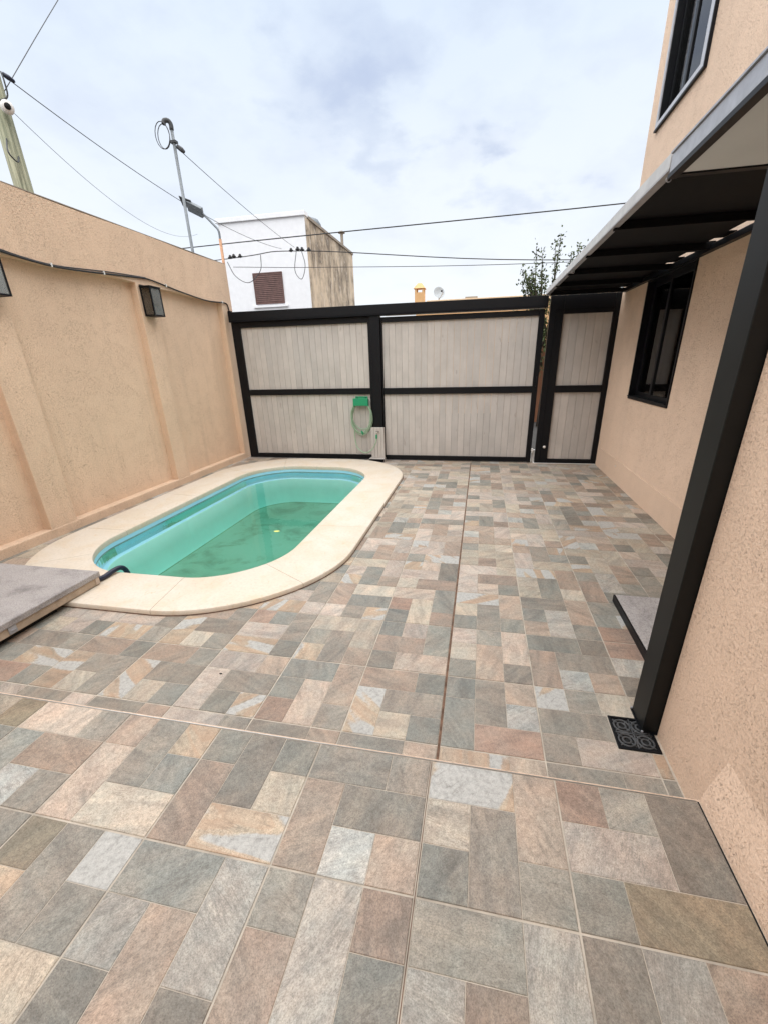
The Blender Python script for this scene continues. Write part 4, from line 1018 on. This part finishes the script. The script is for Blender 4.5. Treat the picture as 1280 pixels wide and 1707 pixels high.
# galvanised service mast
sm_ = thing('service_mast', 'thin grey steel service mast with curved top behind the wall', 'pole', (-4.72, 6.27, 0))
obj('pipe', MB().tube([(-4.72, 6.27, -.1), (-4.72, 6.27, 4.98)], .023, 10), M_galv, sm_, smooth=True)
obj('weather_head', MB().tube(curve_pts([(-4.72, 6.27, 4.96), (-4.72, 6.27, 5.03), (-4.745, 6.25, 5.065), (-4.79, 6.22, 5.055), (-4.80, 6.21, 5.01)], 4), .031, 10), M_wire, sm_, smooth=True)
lp = []
for t in range(37):
    a = rad(t * 20); lp.append((-4.83 + .11 * math.cos(a), 6.19 + .03 * math.sin(a * .5), 4.87 + (.15 + .015 * (t // 18)) * math.sin(a)))
obj('wire_loop', MB().tube(lp, .006, 6), M_wire, sm_, smooth=True)
obj('clamp', MB().box(-4.77, -4.67, 6.235, 6.305, 4.80, 4.83).lathe([(0, 0), (.03, 0), (.035, .08), (.02, .12), (0, .12)], (-4.69, 6.29, 4.77), 8, ax=(.8, .3, -.6)), M_wire, sm_)
# street lamp
slp = thing('street_lamp', 'solar street lamp with angled arm beside the white building', 'lamp post', (-7.48, 12, 0))
obj('post', MB().tube([(-7.48, 12, 0), (-7.48, 12, 5.0)], .04, 10), M_rust, slp, smooth=True)
obj('arm', MB().tube(curve_pts([(-7.48, 12, 4.95), (-7.49, 12, 5.20), (-7.62, 12, 5.36), (-7.92, 12, 5.66)], 4), .03, 8), M_galv, slp, smooth=True)
obj('head', MB().bar((-7.90, 12, 5.655), (-8.32, 12, 5.86), .26, .09, up=(0, .75, .66)), M_galv, slp, bevel=.01)
obj('solar_panel', MB().bar((-8.18, 12, 5.855), (-8.52, 12, 5.985), .28, .02, up=(0, .6, .8)), M_wire, slp)
# overhead wires
def wire(name, pts_, r, label, sag=0.0, m=None):
    P = [Vector(p) for p in pts_]
    if len(P) == 2: P = [P[0].lerp(P[1], t / 24) - Vector((0, 0, sag * 4 * (t / 24) * (1 - t / 24))) for t in range(25)]
    else: P = curve_pts(P, 8)
    return tag(obj(name, MB().tube(P, r, 6), m or M_wire, smooth=True), label, 'wire', 'overhead wires')
wire('overhead_wire', [(-20, 12, 4.62), (-8.43, 12, 4.86), (3.30, 12, 4.985), (14, 12, 5.2)], .014, 'thick black overhead wire, uppermost of those crossing in front of the white building', m=M_cable)
wire('overhead_wire', [(-20, 12.1, 4.2), (-7.91, 12.1, 4.51), (-5.08, 12.1, 4.575), (1.43, 12.1, 3.955), (12, 12.1, 3.5)], .012, 'black overhead wire with clamps, second of those crossing the white building', m=M_cable)
wire('overhead_wire', [(-7.3, 12.2, 4.33), (-4.5, 12.2, 4.16), (1.43, 12.2, 3.90), (12, 12.2, 3.7)], .008, 'thin black overhead wire, lowest crossing in front of the white building', m=M_cable)
wire('overhead_wire', [(-4.66, 6.31, 4.72), (-5.25, 12.05, 4.66)], .005, 'thin wire sloping from the curved service mast down to the street wires', .05)
wire('overhead_wire', [(-5.13, 4.03, 4.56), (-5.62, 12.0, 4.64)], .005, 'thin wire from the wooden pole insulator towards the white building', .25)
wire('overhead_wire', [(-5.19, 3.98, 4.31), (-8.17, 12, 5.17)], .003, 'faint thin wire from the wooden pole camera across the sky', .45)
wire('overhead_wire', [(-5.19, 3.97, 4.45), (-5.2, 5.1, 5.79), (-5.21, 7.5, 8.6)], .004, 'wire rising steeply from the wooden pole to the top of the photo', 0)
wire('overhead_wire', [(-7.36, 12, 4.43), (-7.15, 12, 4.05), (-6.75, 12, 3.87), (-6.35, 12, 4.15), (-6.28, 12, 4.54)], .010, 'slack wire loop hanging in front of the white building left of the louvred window')
for _n, (x, z) in enumerate(((-7.30, 4.55), (-7.18, 4.57), (-6.98, 4.56), (-5.38, 4.60), (-5.18, 4.62), (-5.05, 4.60), (-4.85, 4.58))):
    tag(obj('wire_clamp', MB().lathe([(0, 0), (.03, .0), (.045, .04), (.03, .09), (0, .1)], (x, 12.1, z - .03), 8).box(x - .06, x + .06, 12.08, 12.12, z - .02, z + .015), M_cable), 'small black wire connector, %s from the left on the street wires by the white building' % ('first', 'second', 'third', 'fourth', 'fifth', 'sixth', 'seventh')[_n], 'clamp', 'street wire clamps')
wire('overhead_wire', [(-5.2, 12.05, 4.60), (-5.3, 12.05, 4.1), (-5.12, 12.05, 3.88), (-4.98, 12.05, 4.2), (-5.05, 12.05, 4.58)], .009, 'slack wire loop hanging at the corner of the white building')

# ------------------------------------------------------------------ trees behind the awning
def tree(loc, h, spread, nshoot, label, seed, leafsize=.062, per=190):
    rg = random.Random(seed); t = thing('tree', label, 'tree', loc)
    x, y, z = loc; tr = MB(); tr.tube([(x, y, 0), (x + .03, y, h * .3), (x, y + .05, h * .55)], [.11, .085, .05], 8)
    lv_ = MB()
    for i in range(nshoot):
        a = rg.uniform(0, 6.28); rr = spread * math.sqrt(rg.random())
        b = Vector((x + .25 * rr * math.cos(a), y + .25 * rr * math.sin(a), h * rg.uniform(.3, .55)))
        tip = Vector((x + rr * math.cos(a), y + rr * math.sin(a), h * (1 - .28 * (rr / spread) ** 2) * rg.uniform(.84, 1.0)))
        mid = b.lerp(tip, .5) + Vector((rg.uniform(-.1, .1), rg.uniform(-.1, .1), -.08)); path = curve_pts([b, mid, tip], 8)
        tr.tube(path, [.028 * (1 - k / len(path)) + .004 for k in range(len(path))], 5)
        for q in range(per):
            u_ = rg.random() ** .8; p = path[min(len(path) - 1, int(u_ * len(path)))] + Vector((rg.gauss(0, .04), rg.gauss(0, .04), rg.gauss(0, .05)))
            d = Vector((rg.gauss(0, 1), rg.gauss(0, 1), rg.gauss(.4, .8))).normalized(); s_ = d.cross(Vector((rg.gauss(0, 1), rg.gauss(0, 1), rg.gauss(0, 1)))).normalized()
            l_ = leafsize * rg.uniform(.7, 1.4)
            lv_.quad(p, p + d * l_ * .5 + s_ * l_ * .28, p + d * l_, p + d * l_ * .5 - s_ * l_ * .28)
    obj('trunk', tr, M_bark, t, smooth=True); obj('crown', lv_, M_leaf, t)
    return t
tree((1.62, 10.2, 0), 4.15, 1.0, 30, 'slender tree with sparse upright shoots left of the awning', 11)
tree((3.6, 10.6, 0), 3.6, 1.3, 40, 'dense leafy tree showing under the awning above the narrow door', 5, .06, 110)

# ------------------------------------------------------------------ small wear and ironmongery
db = MB(); db.prism([(-1.254, .460), (-1.246, .457), (-1.238, .460), (-1.236, .464), (-1.243, .467), (-1.252, .465)], .0005, .004)
tag(obj('dry_leaf', db, mat('dry_leaf', (.012, .010, .008, 1), .8), bevel=.001), 'tiny dark curled dry leaf on the patio tiles in front of the pool', 'leaf')
for x, y in ((.906, .4285), (.906, .5755), (.997, .5755)):
    obj('bolt', MB().lathe([(0, .006), (.005, .006), (.006, .0), (0, 0)], (x - (.0025 if x < .95 else 0), y, .0079), 6), M_alu, post)
for z in (.35, 1.15, 2.0):
    obj('hinge', MB().tube([(1.965 - .012, GY - .036, z), (1.965 - .012, GY - .036, z + .09)], .008, 8), M_blackdull, dr, smooth=True)
